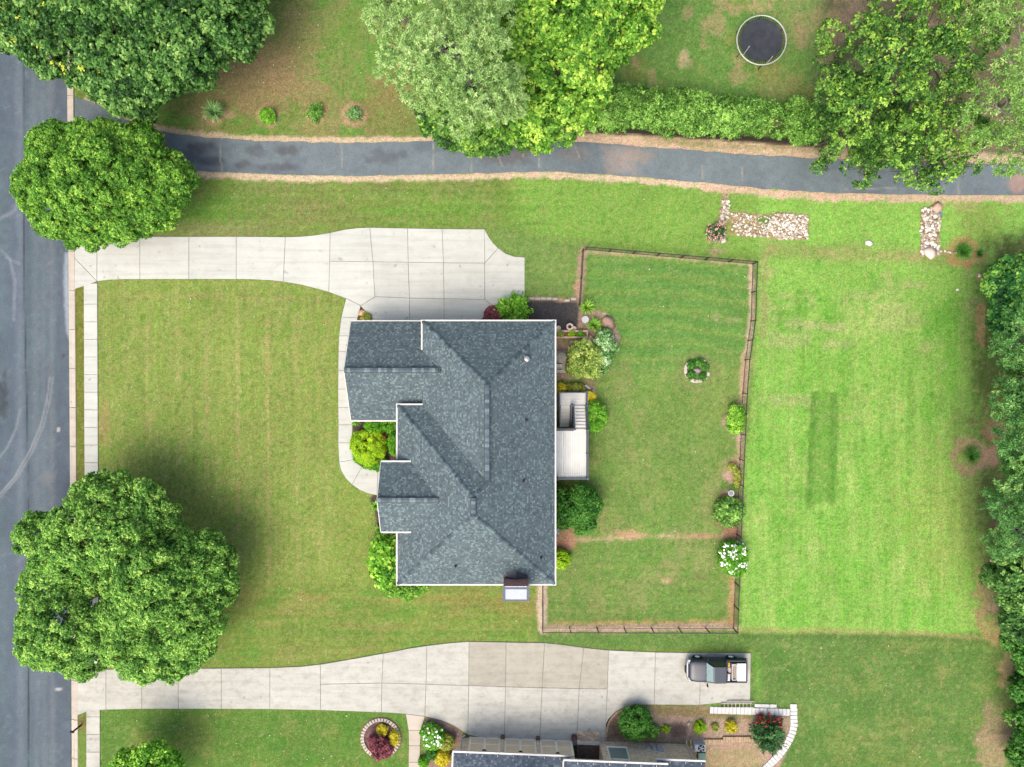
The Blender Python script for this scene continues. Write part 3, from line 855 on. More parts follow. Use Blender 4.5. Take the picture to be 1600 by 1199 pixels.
NE = (xE,yN,ZA); SE = (xE,yS,ZA); SW = (xWB,yS,ZA); NWB = (xWB,yNB,ZA); NWA = (xWA,yN,ZA); VA = (xWA,yNB,ZA)
ventm = mat('vent_strip', A(76,90,97), .9, .1, 3, 10)
rf = Roof()
rf.facet([NE, PA, PJ, PBN, PBS, SE]); rf.facet([NWA, PA, NE]); rf.facet([NWA, VA, PJ, PA])
rf.facet([NWB, PBN, PJ, VA]); rf.facet([NWB, SW, PBS, PBN]); rf.facet([SW, SE, PBS])
rgY = (yNg+ySg)/2; rgZ = ZG+0.6*(yNg-ySg)/2; xgR = xWA+(rgZ-ZA)/SL
rf.facet([(xg,yNg,ZG),(xWA+.4,yNg,ZG),(xgR,rgY,rgZ),(xg,rgY,rgZ)])
rf.facet([(xg,ySg,ZG),(xWA+.4,ySg,ZG),(xgR,rgY,rgZ),(xg,rgY,rgZ)])
rdY = (yNd+ySd)/2; rdZ = ZD+0.55*(yNd-ySd)/2; xdR = xWB+(rdZ-ZA)/SL; xdE = xWB+(ZD-ZA)/SL
rf.facet([(xd,yNd,ZD),(xdE,yNd,ZD),(xdR,rdY,rdZ),(xd,rdY,rdZ)])
rf.facet([(xd,ySd,ZD),(xdE,ySd,ZD),(xdR,rdY,rdZ),(xd,rdY,rdZ)])
roof = rf.build("roof", shing, house)
for a, b, w, r, d in ((PA,PJ,.36,.09,.05),(PBN,PBS,.36,.09,.05),((xg,rgY,rgZ),(xgR,rgY,rgZ),.36,.09,.06),((xd,rdY,rdZ),(xdR,rdY,rdZ),.36,.09,.06)):
    caps("ridge_cap", a, b, .30, roof, .12, .02)
    MB().bar(np.array(a)+(0,0,.03), np.array(b)+(0,0,.03), .38, .10).build("ridge_vent", ventm, roof)
for a, b in ((NE,PA),(NWA,PA),(NWB,PBN),(PJ,PBN),(SW,PBS),(SE,PBS)):
    caps("hip_cap", a, b, .26, roof, .03, .055)
# gutters and rake boards
g = 0.10
def gutter(x0, x1, y0, y1, z): 
    m = MB(); m.box(x0, x1, y0, y1, z-.13, z+.015)
    m.build("gutter", trim, roof)
gutter(xE-.01, xE+g, yS-g, yN+g, ZA); gutter(xWA, xE-.012, yN-.01, yN+g, ZA)
gutter(xWB, xE-.012, yS-g, yS+.01, ZA); gutter(xWB-g, xWB+.01, yS-g, ySd-.1, ZA); gutter(xWB-g, xWB+.01, yNd+.1, yNB+g, ZA)
gutter(xWB+.012, xWA+.02, yNB-.01, yNB+g, ZA); gutter(xWA-g, xWA+.01, rgY+1.35, yN+g, ZA)
gutter(xg, xWA-.15, yNg-.01, yNg+g*.6, ZG); gutter(xg, xWB-.14, ySg-g, ySg+.01, ZG)
gutter(xd, xdE, yNd-.01, yNd+g, ZD); gutter(xd, xdE, ySd-g, ySd+.01, ZD)
for gx_, y0, y1, yr, z0, zr in ((xg, yNg, ySg, rgY, ZG, rgZ), (xd, yNd, ySd, rdY, ZD, rdZ)):
    for ye in (y0, y1):
        MB().bar((gx_-.03, ye, z0-.06), (gx_-.03, yr, zr-.06), .05, .16).build("rake_board", trim, roof)
# soffits
sf = MB()
for x0, x1, y0, y1, z in ((xWA,xE,yNB,yN,ZA),(xWB,xE,yS,yNB-.004,ZA),(xg,xWA-.004,ySg,yNg,ZG)):
    sf.box(x0+.02, x1-.02, y0+.02, y1-.02, z-.16, z-.13)
sf.build("soffit", trim, roof)
# walls
ov = 0.42
MB().box(xWA+ov, xE-ov, yNB+.01, yN-ov, 0, ZA-.17).build("wall", wallm, house)
MB().box(xWB+ov, xE-ov-.004, yS+ov, yNB-ov, 0, ZA-.17).build("wall", wallm, house)
def gable_wall(xw, x1, y0, y1, zt, yr, zr, m=wallm):
    MB().add([(xw,y0,0),(xw,y1,0),(xw,y1,zt),(xw,yr,zr),(xw,y0,zt),(x1,y0,0),(x1,y1,0),(x1,y1,zt),(x1,yr,zr),(x1,y0,zt)],
      [(0,1,2,3,4),(9,8,7,6,5),(1,6,7,2),(0,4,9,5)]).build("wall", m, house)
gable_wall(xg+.3, xWA+ov+.02, ySg+ov, yNg-ov, ZG-.17+.2, rgY, rgZ-.14)
gable_wall(xd+.3, xWB+ov+.5, ySd+ov, yNd-ov, ZD-.05, rdY, rdZ-.12)
# doors and windows
def opening(name, x0, x1, y0, y1, z0, z1, face, pane=glass):
    """frame + pane set on a wall; face = outward axis"""
    ax, s = face
    f = MB()
    if ax == 'x':
        f.box(x0, x0+s*.05, y0, y1, z0, z1); o = f.build(name, trim, house)
        MB().box(x0+s*.052, x0+s*.07, y0+.08, y1-.08, z0+.08, z1-.08).build("pane", pane, o)
    else:
        f.box(x0, x1, y0, y0+s*.05, z0, z1); o = f.build(name, trim, house)
        MB().box(x0+.08, x1-.08, y0+s*.052, y0+s*.07, z0+.08, z1-.08).build("pane", pane, o)
    return o
door_m = mat("garage_door_paint", A(232,226,214), .6, .04, 2, 8)
for cx in (-9.9, -4.6, -1.6):
    yw = (yNg-ov if cx < -7 else yN-ov)
    o = MB().box(cx-1.25, cx+1.25, yw, yw+.04, 0.02, 2.25).build("garage_door", door_m, house)
    for r in range(4):
        MB().box(cx-1.2, cx+1.2, yw+.041, yw+.06, .08+r*.54, .56+r*.54).build("door_panel", door_m, o)
for yy in (-9.6, -2.5, -5.2, 1.5, 3.2):
    opening("window", xE-ov, 0, yy-.55, yy+.55, 2.0 if yy > -8 else 1.0, 3.7 if yy > -8 else 2.4, ('x', 1))
opening("glazed_door", xE-ov, 0, -6.4, -5.9+.0, 2.05, 3.95, ('x', 1))
for xx in (-6.6, -3.4, 2.0):
    opening("window", xx-.5, xx+.5, yS+ov, 0, 1.0, 2.6, ('y', -1))
opening("window", xd+.3, 0, rdY-.8, rdY+.8, 1.0, 3.0, ('x', -1))
opening("window", xg+.3, 0, rgY-.9, rgY+.9, .9, 2.4, ('x', -1))
opening("front_door", xWB+ov, 0, yNd-.05, yNd+1.0, .1, 2.3, ('x', -1), mat("door_wood", A(110,66,44), .5, .2, 3, 20))
# vents on the roof
def roofz(x, y):
    c = [ZA+SL*(xE-x)]
    if y < yNB: c += [ZA+SL*(x-xWB), ZA+SL*(y-yS), ZA+sNB*(yNB-y) if x < rA[0] else 99]
    return min(c)
for px, py, r, h, mm in ((823,561,.13,.34,mat("galvanised",A(190,192,190),.4,.1,4,12,metal=.5)),(822,657,.075,.3,darkmetal),(818,752,.075,.3,darkmetal),(845,872,.075,.3,darkmetal),(712,884,.07,.3,darkmetal)):
    x, y, z = W(px, py, 5.4); z = roofz(x, y); x, y, z = W(px, py, z); z = roofz(x, y)
    m = MB(); m.lathe([(r*1.9,z-.12),(r*1.7,z+.03),(r,z+.05),(r,z+h)], (x,y,0), 14)
    if r > .1: m.lathe([(r*.9,z+h-.02),(r*1.5,z+h),(r*1.35,z+h+.1),(.001,z+h+.14)], (x,y,0), 14)
    else: m.lathe([(r,z+h),(r*.7,z+h),(r*.7,z+.1),(.001,z+.1)], (x,y,0), 12)
    m.build("vent_pipe", mm, roof, smooth=False)
# chimney
cx0, cx1 = WX(786.5,6.8), WX(826,6.8); cyN = WY(917,6.8); cyS = WY(938,6.8); ct = 6.8
chim = MB().box(cx0, cx1, cyS, cyN, 0, ct-.02).build("chimney", redbrick, house)
rim = mat("blue_grey_metal", A(92,106,130), .45, .1, 3, 10)
pan = mat("pale_metal_pan", A(206,214,224), .35, .06, 2, 8, bmp=.05)
m = MB(); t_ = .13
m.box(cx0-.04, cx0+t_, cyS-.04, cyN+.04, ct, ct+.09).box(cx1-t_, cx1+.04, cyS-.04, cyN+.04, ct, ct+.09)
m.box(cx0+t_+.002, cx1-t_-.002, cyS-.04, cyS+.05, ct, ct+.07).box(cx0+t_+.002, cx1-t_-.002, cyN-.16, cyN+.0, ct, ct+.08)
m.build("cap_frame", rim, chim)
MB().box(cx0+t_-.01, cx1-t_+.01, cyS+.04, cyN-.15, ct, ct+.045).build("cap_pan", pan, chim)
MB().box(cx0-.02, cx1+.02, cyN+.005, cyN+.05, ct+.03, ct+.085).build("cap_flange", trim, chim)
cm = (cx0+cx1)/2
zb = ZA+SL*(cyN-yS)
MB().add([(cx0-.04,cyN+.28,zb+.18),(cx1+.04,cyN+.28,zb+.18),(cm,cyN+.02,zb+.42),(cm,cyN+.62,zb+.40),(cx0-.04,cyN+.01,zb+.03),(cx1+.04,cyN+.01,zb+.03)],
         [(0,3,2,4),(3,1,5,2)]).build("flashing", darkmetal, chim)

# ================================================================= DECK
deckwood = mat("grey_deck_board", A(246,246,238,1.15), .8, .06, 1.5, 18, rnd=.05)
railm = mat("slate_rail", A(92,102,118), .5, .1, 3, 12)
rimjoist = mat("tan_timber", A(196,184,164), .85, .12, 2, 14)
DZ = 2.0
dx0, dx1, dy1, dy0 = xE-ov+.02, WX(916,DZ), WY(671,DZ), WY(746,DZ)
deck = thing("deck", ((dx0+dx1)/2, dy0, 0), "raised pale board deck with dark railing and switchback stair behind the house", "deck")
nb = 17; bw = (dx1-dx0)/nb
for i in range(nb):
    MB().box(dx0+i*bw+.006, dx0+(i+1)*bw-.006, dy0, dy1, DZ-.035, DZ).build("board", deckwood, deck)
m = MB(); m.box(dx0, dx1, dy0-.05, dy0-.003, DZ-.28, DZ-.01).box(dx1+.003, dx1+.05, dy0-.05, dy1, DZ-.28, DZ-.01).box(dx0, dx1, dy1+.003, dy1+.06, DZ-.28, DZ-.01)
for xx in np.linspace(dx0+.3, dx1-.3, 6): m.box(xx-.02, xx+.02, dy0, dy1, DZ-.26, DZ-.037)
m.build("joist_frame", rimjoist, deck)
for x, y in ((dx1-.1,dy0+.1),(dx1-.1,dy1-.1),(dx0+.5,dy0+.1)):
    MB().box(x-.07, x+.07, y-.07, y+.07, 0, DZ-.29).build("support_post", rimjoist, deck)
def rail(a, b, zf0, zf1, posts=True, h=.95):
    """railing from a to b (xy) above floor heights"""
    a = np.array(a); b = np.array(b); L = np.linalg.norm(b-a); d = (b-a)/L
    P = lambda t, z: (a[0]+(b[0]-a[0])*t, a[1]+(b[1]-a[1])*t, zf0+(zf1-zf0)*t+z)
    MB().bar(P(0,h), P(1,h), .085, .05).build("handrail", railm, deck)
    MB().bar(P(0,.1), P(1,.1), .05, .04).build("bottom_rail", railm, deck)
    m = MB(); n = int(L/.12)
    for i in range(1, n): m.bar(P(i/n,.1), P(i/n,h-.02), .022, .022)
    if n > 1: m.build("balusters", railm, deck, kind="stuff")
    if posts:
        for t in (0, 1):
            MB().bar(P(t,-.1), P(t,h+.07), .10, .10).build("post", railm, deck)
            MB().bar(P(t,h+.07), P(t,h+.11), .14, .14).build("post_cap", railm, deck)
ex = dx1+.02
rail((ex,dy1-.02),(ex,(dy0+dy1)/2), DZ, DZ); rail((ex,(dy0+dy1)/2),(ex,dy0), DZ, DZ, False); rail((dx0+.75,dy0-.0),(ex,dy0), DZ, DZ); rail((dx0+.05,dy0),(dx0+.75,dy0), DZ, DZ, False)
LZ = 1.0
lx0, lx1, ly0, ly1 = WX(873.5,LZ), WX(915,LZ), WY(634,LZ), WY(613.5,LZ)
for i in range(9):
    yy = ly0+(ly1-ly0)*i/9
    MB().box(lx0, lx1, yy+.006, yy+(ly1-ly0)/9-.006, LZ-.035, LZ).build("board", deckwood, deck)
m = MB(); m.box(lx0-.04, lx1+.04, ly0, ly0+.05, LZ-.25, LZ-.04).box(lx0-.04, lx1+.04, ly1-.05, ly1, LZ-.25, LZ-.04).box(lx0-.04, lx0, ly0+.051, ly1-.051, LZ-.25, LZ-.04)
m.build("landing_frame", rimjoist, deck)
for x, y in ((lx0+.05,ly1-.1),(lx1-.05,ly1-.1),(lx0+.05,ly0+.12),(lx1-.05,ly0+.12)):
    MB().box(x-.05, x+.05, y-.05, y+.05, 0, LZ-.26).build("support_post", rimjoist, deck)
ux0, ux1 = WX(896.5,1.5), WX(914.5,1.5)
nt_ = 7; ya, yb = ly0, dy1+.06
for i in range(nt_):
    z = LZ+(DZ-LZ)*(i+1)/(nt_+1); y0 = ya+(yb-ya)*i/nt_; y1 = ya+(yb-ya)*(i+1)/nt_
    MB().box(ux0, ux1, y1, y0-.012, z-.04, z).build("tread", deckwood, deck)
    MB().box(ux0+.01, ux1-.01, y0-.03, y0-.013, z-.12, z-.041).build("riser", rimjoist, deck)
for x in (ux0-.03, ux1+.03):
    MB().bar((x,ya,LZ-.05),(x,yb,DZ-.12), .045, .24).build("stringer", rimjoist, deck)
qx0, qx1 = WX(874.5,.5), WX(890,.5)
yc = ly0; yd = WY(667,.2)
for i in range(6):
    z = LZ*(1-(i+1)/7); y0 = yc+(yd-yc)*i/6; y1 = yc+(yd-yc)*(i+1)/6
    MB().box(qx0, qx1, y1, y0-.012, z-.04, z).build("tread", deckwood, deck)
for x in (qx0-.03, qx1+.03):
    MB().bar((x,yc,LZ-.05),(x,yd,.02), .045, .22).build("stringer", rimjoist, deck)
rail((lx1+.03,ly0),(lx1+.03,ly1), LZ, LZ); rail((lx0,ly1),(lx1+.03,ly1), LZ, LZ, False); rail((lx0-.02,ly1),(lx0-.02,ly0), LZ, LZ)
rail((lx1+.03,ya),(ux1+.05,yb), LZ, DZ, False); rail((ux0-.04,ya+.05),(ux0-.04,yb), LZ, DZ)
rail((qx1+.04,yc),(qx1+.04,yd), LZ, 0.05); rail((qx0-.05,yc),(qx0-.05,yd), LZ, .05, False)
rail((dx0+.05,dy1-.02),(ux0-.1,dy1-.02), DZ, DZ, False)

# ================================================================= FENCE
fm = mat("black_fence_metal", A(52,52,56), .5, .1, 3, 12)
fence = thing("fence", W(1160,700), "dark metal picket fence enclosing the back lawn", "fence")
FH = 1.22
def run(pts):
    for (a, b) in zip(pts[:-1], pts[1:]):
        A_ = np.array(W(*a, FH))[:2]; B_ = np.array(W(*b, FH))[:2]
        L = np.linalg.norm(B_-A_); n = max(1, round(L/2.0))
        for i in range(n):
            p = A_+(B_-A_)*i/n; q = A_+(B_-A_)*(i+1)/n
            MB().box(p[0]-.035, p[0]+.035, p[1]-.035, p[1]+.035, 0, FH+.05).build("post", fm, fence)
            for z, w in ((FH-.03,.06),(.15,.03)):
                MB().bar((*p,z),(*q,z), w, .04).build("rail", fm, fence)
            m = MB(); k = int(np.linalg.norm(q-p)/.115)
            for j in range(1, k):
                c = p+(q-p)*j/k
                m.bar((*c,.06),(*c,FH), .014, .014)
            m.build("picket_row", fm, fence, kind="stuff")
    q = np.array(W(*pts[-1], FH))[:2]
    MB().box(q[0]-.034, q[0]+.034, q[1]-.034, q[1]+.034, 0, FH+.045).build("post", fm, fence)
run([(907,474),(912,389)]); run([(917,386),(1184,409),(1181,500),(1172,562),(1168,615),(1165,680),(1160,800),(1157,880),(1153,990),(848.5,989),(848.5,916)])

# ================================================================= NEIGHBOUR'S HOUSE
ang = R(-2.2)
NO = np.array(W(734, 1152.5))
def NX(v):
    v = np.asarray(v, float); c, s = math.cos(ang), math.sin(ang)
    return np.stack([NO[0]+v[:,0]*c-v[:,1]*s, NO[1]+v[:,0]*s+v[:,1]*c, v[:,2]], 1)
def U(px, z=0): return (WX(px, z)-NO[0])/math.cos(ang)
nh = thing("house", tuple(NX([[10,-6,0]])[0]), "tan brick neighbouring house with slate blue roof and three garage doors at the bottom edge", "house")
mb = lambda: MB(NX)
EZ1, EZ2, EZ3 = 2.85, 3.55, 3.0
gu0, gu1 = -0.65, 8.0
mb().box(gu0, gu1, -7.5, 0, 0, EZ1-.05).build("wall", tanbrick, nh)
w0, w1, w2 = 8.0, 10.1, 16.95          # nook, long brick wall
mb().box(w0+.003, w1, -7.5, -1.6, 0, EZ2-.05).build("wall", tanbrick, nh)
mb().box(w1+.002, w2, -7.5, .12, 0, EZ3-.05).build("wall", tanbrick, nh)
mb().box(w0+.25, w1-.25, -1.598, -1.55, .35, 2.4).build("entry_door", mat("dark_door", A(60,56,52), .5, .1, 3, 10), nh)
# roofs
nr = Roof(NX)
e0, e1 = -1.06, 7.62; ev = -.38
def shed(e0, e1, ev, z, depth, s=.62, hl=2.2, hr=0):
    nr.facet([(e0,ev,z),(e1,ev,z),(e1-hr,ev-depth,z+s*depth),(e0+hl,ev-depth,z+s*depth)])
    return nr
EVN = {}
ry = .29
nr.facet([(e0,ry,EZ1),(e1,ry,EZ1),(e1,-5.5,EZ1+3.0),(e0+3.2,-5.5,EZ1+3.0)])
nr.facet([(e0,ry,EZ1),(e0+3.2,-5.5,EZ1+3.0),(e0,-9.5,EZ1)])
r2a, r2b, r2y = 7.1, 14.7, .35
nr.facet([(r2a,r2y,EZ2),(r2b,r2y,EZ2),(r2b,-6.5,EZ2+3.4),(r2a+.0,-6.5,EZ2+3.4)])
nr.facet([(r2a,r2y,EZ2),(r2a,-6.5,EZ2+3.4),(r2a,-6.5,EZ2),(r2a,r2y-.01,EZ2-.01)])
r3a, r3b, r3y = 13.96, 17.57, .38
nr.facet([(r3a,r3y,EZ3),(r3b,r3y,EZ3),(r3b-1.9,-6.0,EZ3+3.7),(r3a+1.8,-6.0,EZ3+3.7)])
nr.facet([(r3b,r3y,EZ3),(r3b,-8,EZ3),(r3b-1.9,-6.0,EZ3+3.7)])
nroof = nr.build("roof", shing2, nh)
for a, b, y, z in ((e0,e1,ry,EZ1),(r2a,r2b,r2y,EZ2),(r3a,r3b,r3y,EZ3)):
    mb().box(a-.06, b+.02, y-.01, y+.12, z-.12, z+.02).build("gutter", trim, nroof)
    for k in np.arange(a+1.0, b, 1.15):
        mb().box(k-.012, k+.012, y-.16, y-.012, z+.03, z+.13).build("gutter_strap", trim, nroof)
mb().box(e0-.1, e0+.02, -9.4, ry-.02, EZ1-.12, EZ1+.02).build("gutter", trim, nroof)
mb().box(r2a-.1, r2a+.02, -6.4, r2y-.02, EZ2-.12, EZ2+.02).build("gutter", trim, nroof)
# dormer
dm = mb().box(3.2, 5.4, -3.6, -1.35, EZ1+.4, EZ1+1.7).build("dormer", wallm, nroof)
mb().add([(3.05,-1.15,EZ1+1.7),(5.55,-1.15,EZ1+1.7),(4.3,-1.15,EZ1+2.4),(3.05,-4,EZ1+1.7),(5.55,-4,EZ1+1.7),(4.3,-4,EZ1+2.4)], [(0,2,5,3),(2,1,4,5),(0,1,2)]).build("dormer_roof", wallm, dm)
# garage doors
gd = mat("tan_garage_door", A(246,224,190,1.35), .7, .06, 2, 8); gt = mat("cream_door_trim", A(255,248,232,1.4), .6, .05, 2, 8)
for a, b in ((733.7,782.5),(788,837.5),(843,893.5)):
    u0, u1 = U(a)+.0, U(b)
    d = mb().box(u0, u1, .004, .05, .03, 2.3).build("garage_door", gd, nh)
    um = (u0+u1)/2
    for q0, q1, z0, z1 in ((u0,u0+.16,.03,2.3),(u1-.16,u1,.03,2.3),(um-.09,um+.09,.16,2.2),(u0+.161,um-.091,.05,.2),(um+.091,u1-.161,.05,.2),(u0+.161,um-.091,1.02,1.14),(um+.091,u1-.161,1.02,1.14),(u0+.161,u1-.161,2.201,2.3)):
        mb().box(q0, q1, .051, .085, z0, z1).build("door_trim", gt, d)
    l = mb().lathe([(.02,-.2),(.17,-.18),(.06,.02),(.02,.12)], (um,.18,2.5), 10).build("wall_lamp", fm, nh)
for u in (U(785.2), U(840.2)):
    mb().box(u-.11, u+.11, .004, .14, 0, 2.6).build("brick_pier", tanbrick, nh)
    mb().lathe([(.0,.34),(.12,.33),(.16,.26),(.16,0)], (u,.2,0), 12).build("bollard", mat("brown_bollard", A(130,96,84), .7, .15, 4, 15), nh)
# window, meters, downspouts
wz0, wz1 = 1.0, 2.7
u0, u1 = 10.56, 12.1
wf = mb().box(u0, u1, .123, .17, wz0, wz1).build("window", gt, nh)
mb().box(u0+.1, u1-.1, .171, .19, wz0+.1, wz1-.1).build("pane", mat("pale_blind_glass", A(158,178,172), .3, .06, 3, 9, bmp=0), wf)
mb().box(u0-.06, u1+.06, .123, .22, wz0-.12, wz0-.003).build("sill", gt, wf)
grey = mat("pale_grey_metal", A(206,214,218), .45, .08, 3, 10)
for px, w, z0, z1 in ((1013,.26,.75,1.05),(1022,.36,.7,1.2),(1031,.42,.65,1.3)):
    u = U(px, .9); mb().box(u-w/2, u+w/2, .123, .26, z0, z1).build("meter_box", grey, nh)
for px in (1013.5, 1027):
    u = U(px, .3); mb().tube([(u,.18,0),(u,.18,.7)], .035, 8).build("conduit", grey, nh)
mb().tube([(w2-.05,.19,EZ3-.15),(w2-.05,.19,.2),(w2-.05,.42,.08)], .055, 8).build("downspout", trim, nh)
mb().tube([(gu0+.02,.07,EZ1-.1),(gu0+.02,.07,.2),(gu0+.3,.2,.08)], .055, 8).build("downspout", trim, nh)
mb().lathe([(.001,.3),(.12,.3),(.12,.1),(.16,.0)], (U(993,.3),.3,0), 10).build("hose_reel", mat("slate_blue_plastic", A(128,146,172), .5, .1, 3, 9), nh)
# entry steps
steps = thing("brick_steps", tuple(NX([[(w0+w1)/2, .3, 0]])[0]), "short flight of tan brick steps beside the rightmost garage door", "steps")
for i in range(3):
    for j in range(10):
        a = w0+.35+j*(w1-w0-.35)/10
        mb().cbox(a+.008, a+(w1-w0-.35)/10-.008, .85-.3*(i+1)+.008, .85-.3*i-.004, 0, .13*(i+1), .008).build("brick", tanbrick, steps)
mb().box(w0+.35, w1, -1.54, -.06, 0, .36).build("landing", mat("brown_mat", A(122,100,84), .9, .3, 3, 12), steps)
pot = thing("plant_pot", tuple(NX([[w0+.12,.45,0]])[0]), "round brown pot at the corner of the rightmost garage door", "pot")
mb().lathe([(.001,.02),(.17,.0),(.22,.32),(.24,.36),(.2,.36),(.18,.28),(.001,.27)], (w0+.12,.45,0), 18).build("bowl", mat("brown_pot", A(132,98,86), .7, .15, 4, 14), pot, smooth=True)
# ================================================================= PICKUP TRUCK
paint = mat("black_car_paint", A(50,60,74), .38, .10, 1.5, 6, bmp=0, spec=.4)
paint_side = paint
chrome = mat("chrome", A(200,204,208), .25, .05, 3, 9, metal=.8, bmp=0)
rubber = mat("tyre_rubber", A(40,42,44), .9, .1, 5, 20)
blackp = mat("black_plastic", A(36,38,40), .7, .1, 4, 16)
wglass = mat("windscreen_glass", A(176,204,206), .12, .12, 3, 6, bmp=0, spec=.7)
sglass = mat("side_glass", A(60,74,70), .1, .1, 3, 6, bmp=0, spec=.7)
TY0, TY1 = -22.95, -21.22
TX = lambda px: WX(px, 1.1)
truck = thing("pickup_truck", ((13.6+18)/2, (TY0+TY1)/2, 0), "black pickup truck with a loaded open bed parked on the concrete driveway", "truck")
FX, RX = 14.38, 16.98
def arch(cx, r=.40, z=.36, n=9):
    return [(cx - r*math.cos(math.pi*i/(n-1)), max(z + r*math.sin(math.pi*i/(n-1)), .42)) for i in range(n)]
paint.node_tree.nodes["Principled BSDF"].inputs["Coat Weight"].default_value = .15
SEC = [(13.60,.66,.82,.62),(13.66,.76,.90,.60),(13.80,.82,.97,.5),(14.05,.855,1.02,.44),(14.45,.865,1.06,.44),(14.9,.865,1.10,.42),(15.6,.865,1.10,.40),(16.41,.865,1.10,.40)]
yc_ = (TY0+TY1)/2
def loft(sec):
    vs = []; fs = []
    for x, hw, zt, zb in sec:
        half = [(0,zt+.025),(.45*hw,zt+.02),(.78*hw,zt+.004),(.90*hw,zt-.035),(.97*hw,zt-.11),(hw,zt-.22),(hw*.995,zb+.06),(hw*.93,zb)]
        ring = [(-y, z) for y, z in half[:0:-1]] + half
        vs += [(x, yc_+y, z) for y, z in ring]
    n = len(ring)
    for k in range(len(sec)-1):
        for i in range(n-1): fs.append((k*n+i, k*n+i+1, (k+1)*n+i+1, (k+1)*n+i))
    fs.append(tuple(range(n-1, -1, -1))); fs.append(tuple(range((len(sec)-1)*n, len(sec)*n)))
    return vs, fs
body = MB().add(*loft(SEC)).build("body", paint, truck, smooth=True)
MB().box(16.42, 18.0, TY0+.02, TY1-.02, .42, .755).build("bed_floor", paint, truck)
for fx_ in (FX, RX):
    for y, s_ in ((TY0, 1), (TY1, -1)):
        MB().tube([(fx_+.42*math.cos(t), y+s_*.0, .36+.42*math.sin(t)) for t in np.linspace(.15, math.pi-.15, 10)], .045, 6).build("wheel_arch", blackp, truck, smooth=True)
MB().box(14.86, 14.875, TY0+.12, TY1-.12, 1.085, 1.13).build("cowl", blackp, truck)
for y in (TY0+.17, TY1-.17): MB().bar((13.75,y,.965),(14.85,y,1.098), .02, .012).build("hood_gap", blackp, truck)
for y, s_ in ((TY0, 1), (TY1, -1)):
    MB().bar((14.95,y,.75),(14.95,y,1.0), .012, .02).build("door_gap", blackp, truck); MB().bar((16.1,y-s_*.01,.9),(16.22,y-s_*.01,.9), .02, .03).build("door_handle", blackp, truck)
# cab
c0, c1, r0, r1, cz0, cz1 = 14.88, 16.40, 15.30, 16.28, 1.09, 1.70
yb0, yb1, yr0, yr1 = TY0+.08, TY1-.08, TY0+.24, TY1-.24
vs = [(c0,yb0,cz0),(c1,yb0,cz0),(c1,yb1,cz0),(c0,yb1,cz0),(r0,yr0,cz1),(r1,yr0,cz1),(r1,yr1,cz1),(r0,yr1,cz1)]
cab = MB().add(vs, [(4,5,6,7),(0,1,5,4),(1,2,6,5),(2,3,7,6),(3,0,4,7)]).build("cab", paint, truck)
bv = cab.modifiers.new("bevel", 'BEVEL'); bv.width = .05; bv.segments = 3; bv.limit_method = 'ANGLE'
def panel(q, m, name, k=.86, off=.02):
    q = np.array(q, float); c = q.mean(0); n = np.cross(q[1]-q[0], q[2]-q[0]); n /= np.linalg.norm(n)
    if np.dot(n, c-np.array(((c0+c1)/2, (TY0+TY1)/2, 1.2))) < 0: n = -n
    p = c+(q-c)*k+n*off
    MB().add(p, [(0,1,2,3)]).build(name, m, cab)
V = [np.array(v) for v in vs]
panel([V[3],V[0],V[4],V[7]], wglass, "windscreen", .9); panel([V[1],V[2],V[6],V[5]], sglass, "rear_window", .8)
panel([V[0],V[1],V[5],V[4]], sglass, "side_window", .8); panel([V[2],V[3],V[7],V[6]], sglass, "side_window", .8)
# bed
for y0, y1 in ((TY0, TY0+.1), (TY1-.1, TY1)):
    MB().cbox(16.43, 18.0, y0, y1, .765, 1.08, .02).build("bed_side", paint, truck)
MB().cbox(16.42, 16.5, TY0+.11, TY1-.11, .765, 1.06, .015).build("bed_front", paint, truck)
MB().cbox(17.96, 18.06, TY0+.11, TY1-.11, .5, 1.04, .02).build("tailgate", paint, truck)
for k in range(7):
    y = TY0+.22+k*.21
    MB().box(16.52, 17.94, y-.05, y+.05, .762, .785).build("bed_rib", blackp, truck)
MB().cbox(18.07, 18.2, TY0+.05, TY1-.05, .42, .58, .02).build("rear_bumper", chrome, truck)
fb = MB(); yc_ = (TY0+TY1)/2
fb.prism([(13.66,TY0+.02),(13.66,TY1-.02),(13.55,TY1-.12),(13.46,yc_+.35),(13.46,yc_-.35),(13.55,TY0+.12)], .4, .66, .03); fb.build("front_bumper", chrome, truck)
fb = MB(); fb.prism([(13.45,yc_-.33),(13.45,yc_+.33),(13.36,yc_+.22),(13.36,yc_-.22)], .5, .72, .02); fb.build("winch_mount", blackp, truck)
MB().box(13.63, 13.68, TY0+.35, TY1-.35, .6, .86).build("grille", blackp, truck)
for y in (TY0+.2, TY1-.2): MB().cbox(13.6, 13.75, y-.14, y+.14, .66, .86, .02).build("headlight", mat("lamp_lens", A(226,230,232), .2, .05, 3, 9, bmp=0), truck)
for y in (TY0+.08, TY1-.08): MB().box(18.021, 18.045, y-.07, y+.07, .7, .98).build("tail_light", mat("red_lens", A(170,40,36), .3, .1, 3, 9, bmp=0), truck)
for x in (FX, RX):
    for y, s in ((TY0+.11, -1), (TY1-.11, 1)):
        t = MB().lathe([(.20,-.11),(.33,-.115),(.36,-.08),(.36,.08),(.33,.115),(.20,.11)], (x,y+s*.04,.36), 24, 'y').build("wheel", rubber, truck, smooth=True)
        MB().lathe([(.001,s*.09),(.08,s*.1),(.17,s*.07),(.21,s*.1)], (x,y+s*.04,.36), 20, 'y').build("rim", mat("silver_rim", AL(226,228,222), .4, .05, 3, 9, bmp=0), t)
for y, s in ((TY0, -1), (TY1, 1)):
    m = MB(); m.bar((14.98,y-s*.05,1.14),(14.95,y+s*.16,1.18), .05, .05); m.cbox(14.9, 14.99, y+s*.08, y+s*.24, 1.1, 1.28, .02); m.build("mirror", blackp, truck)
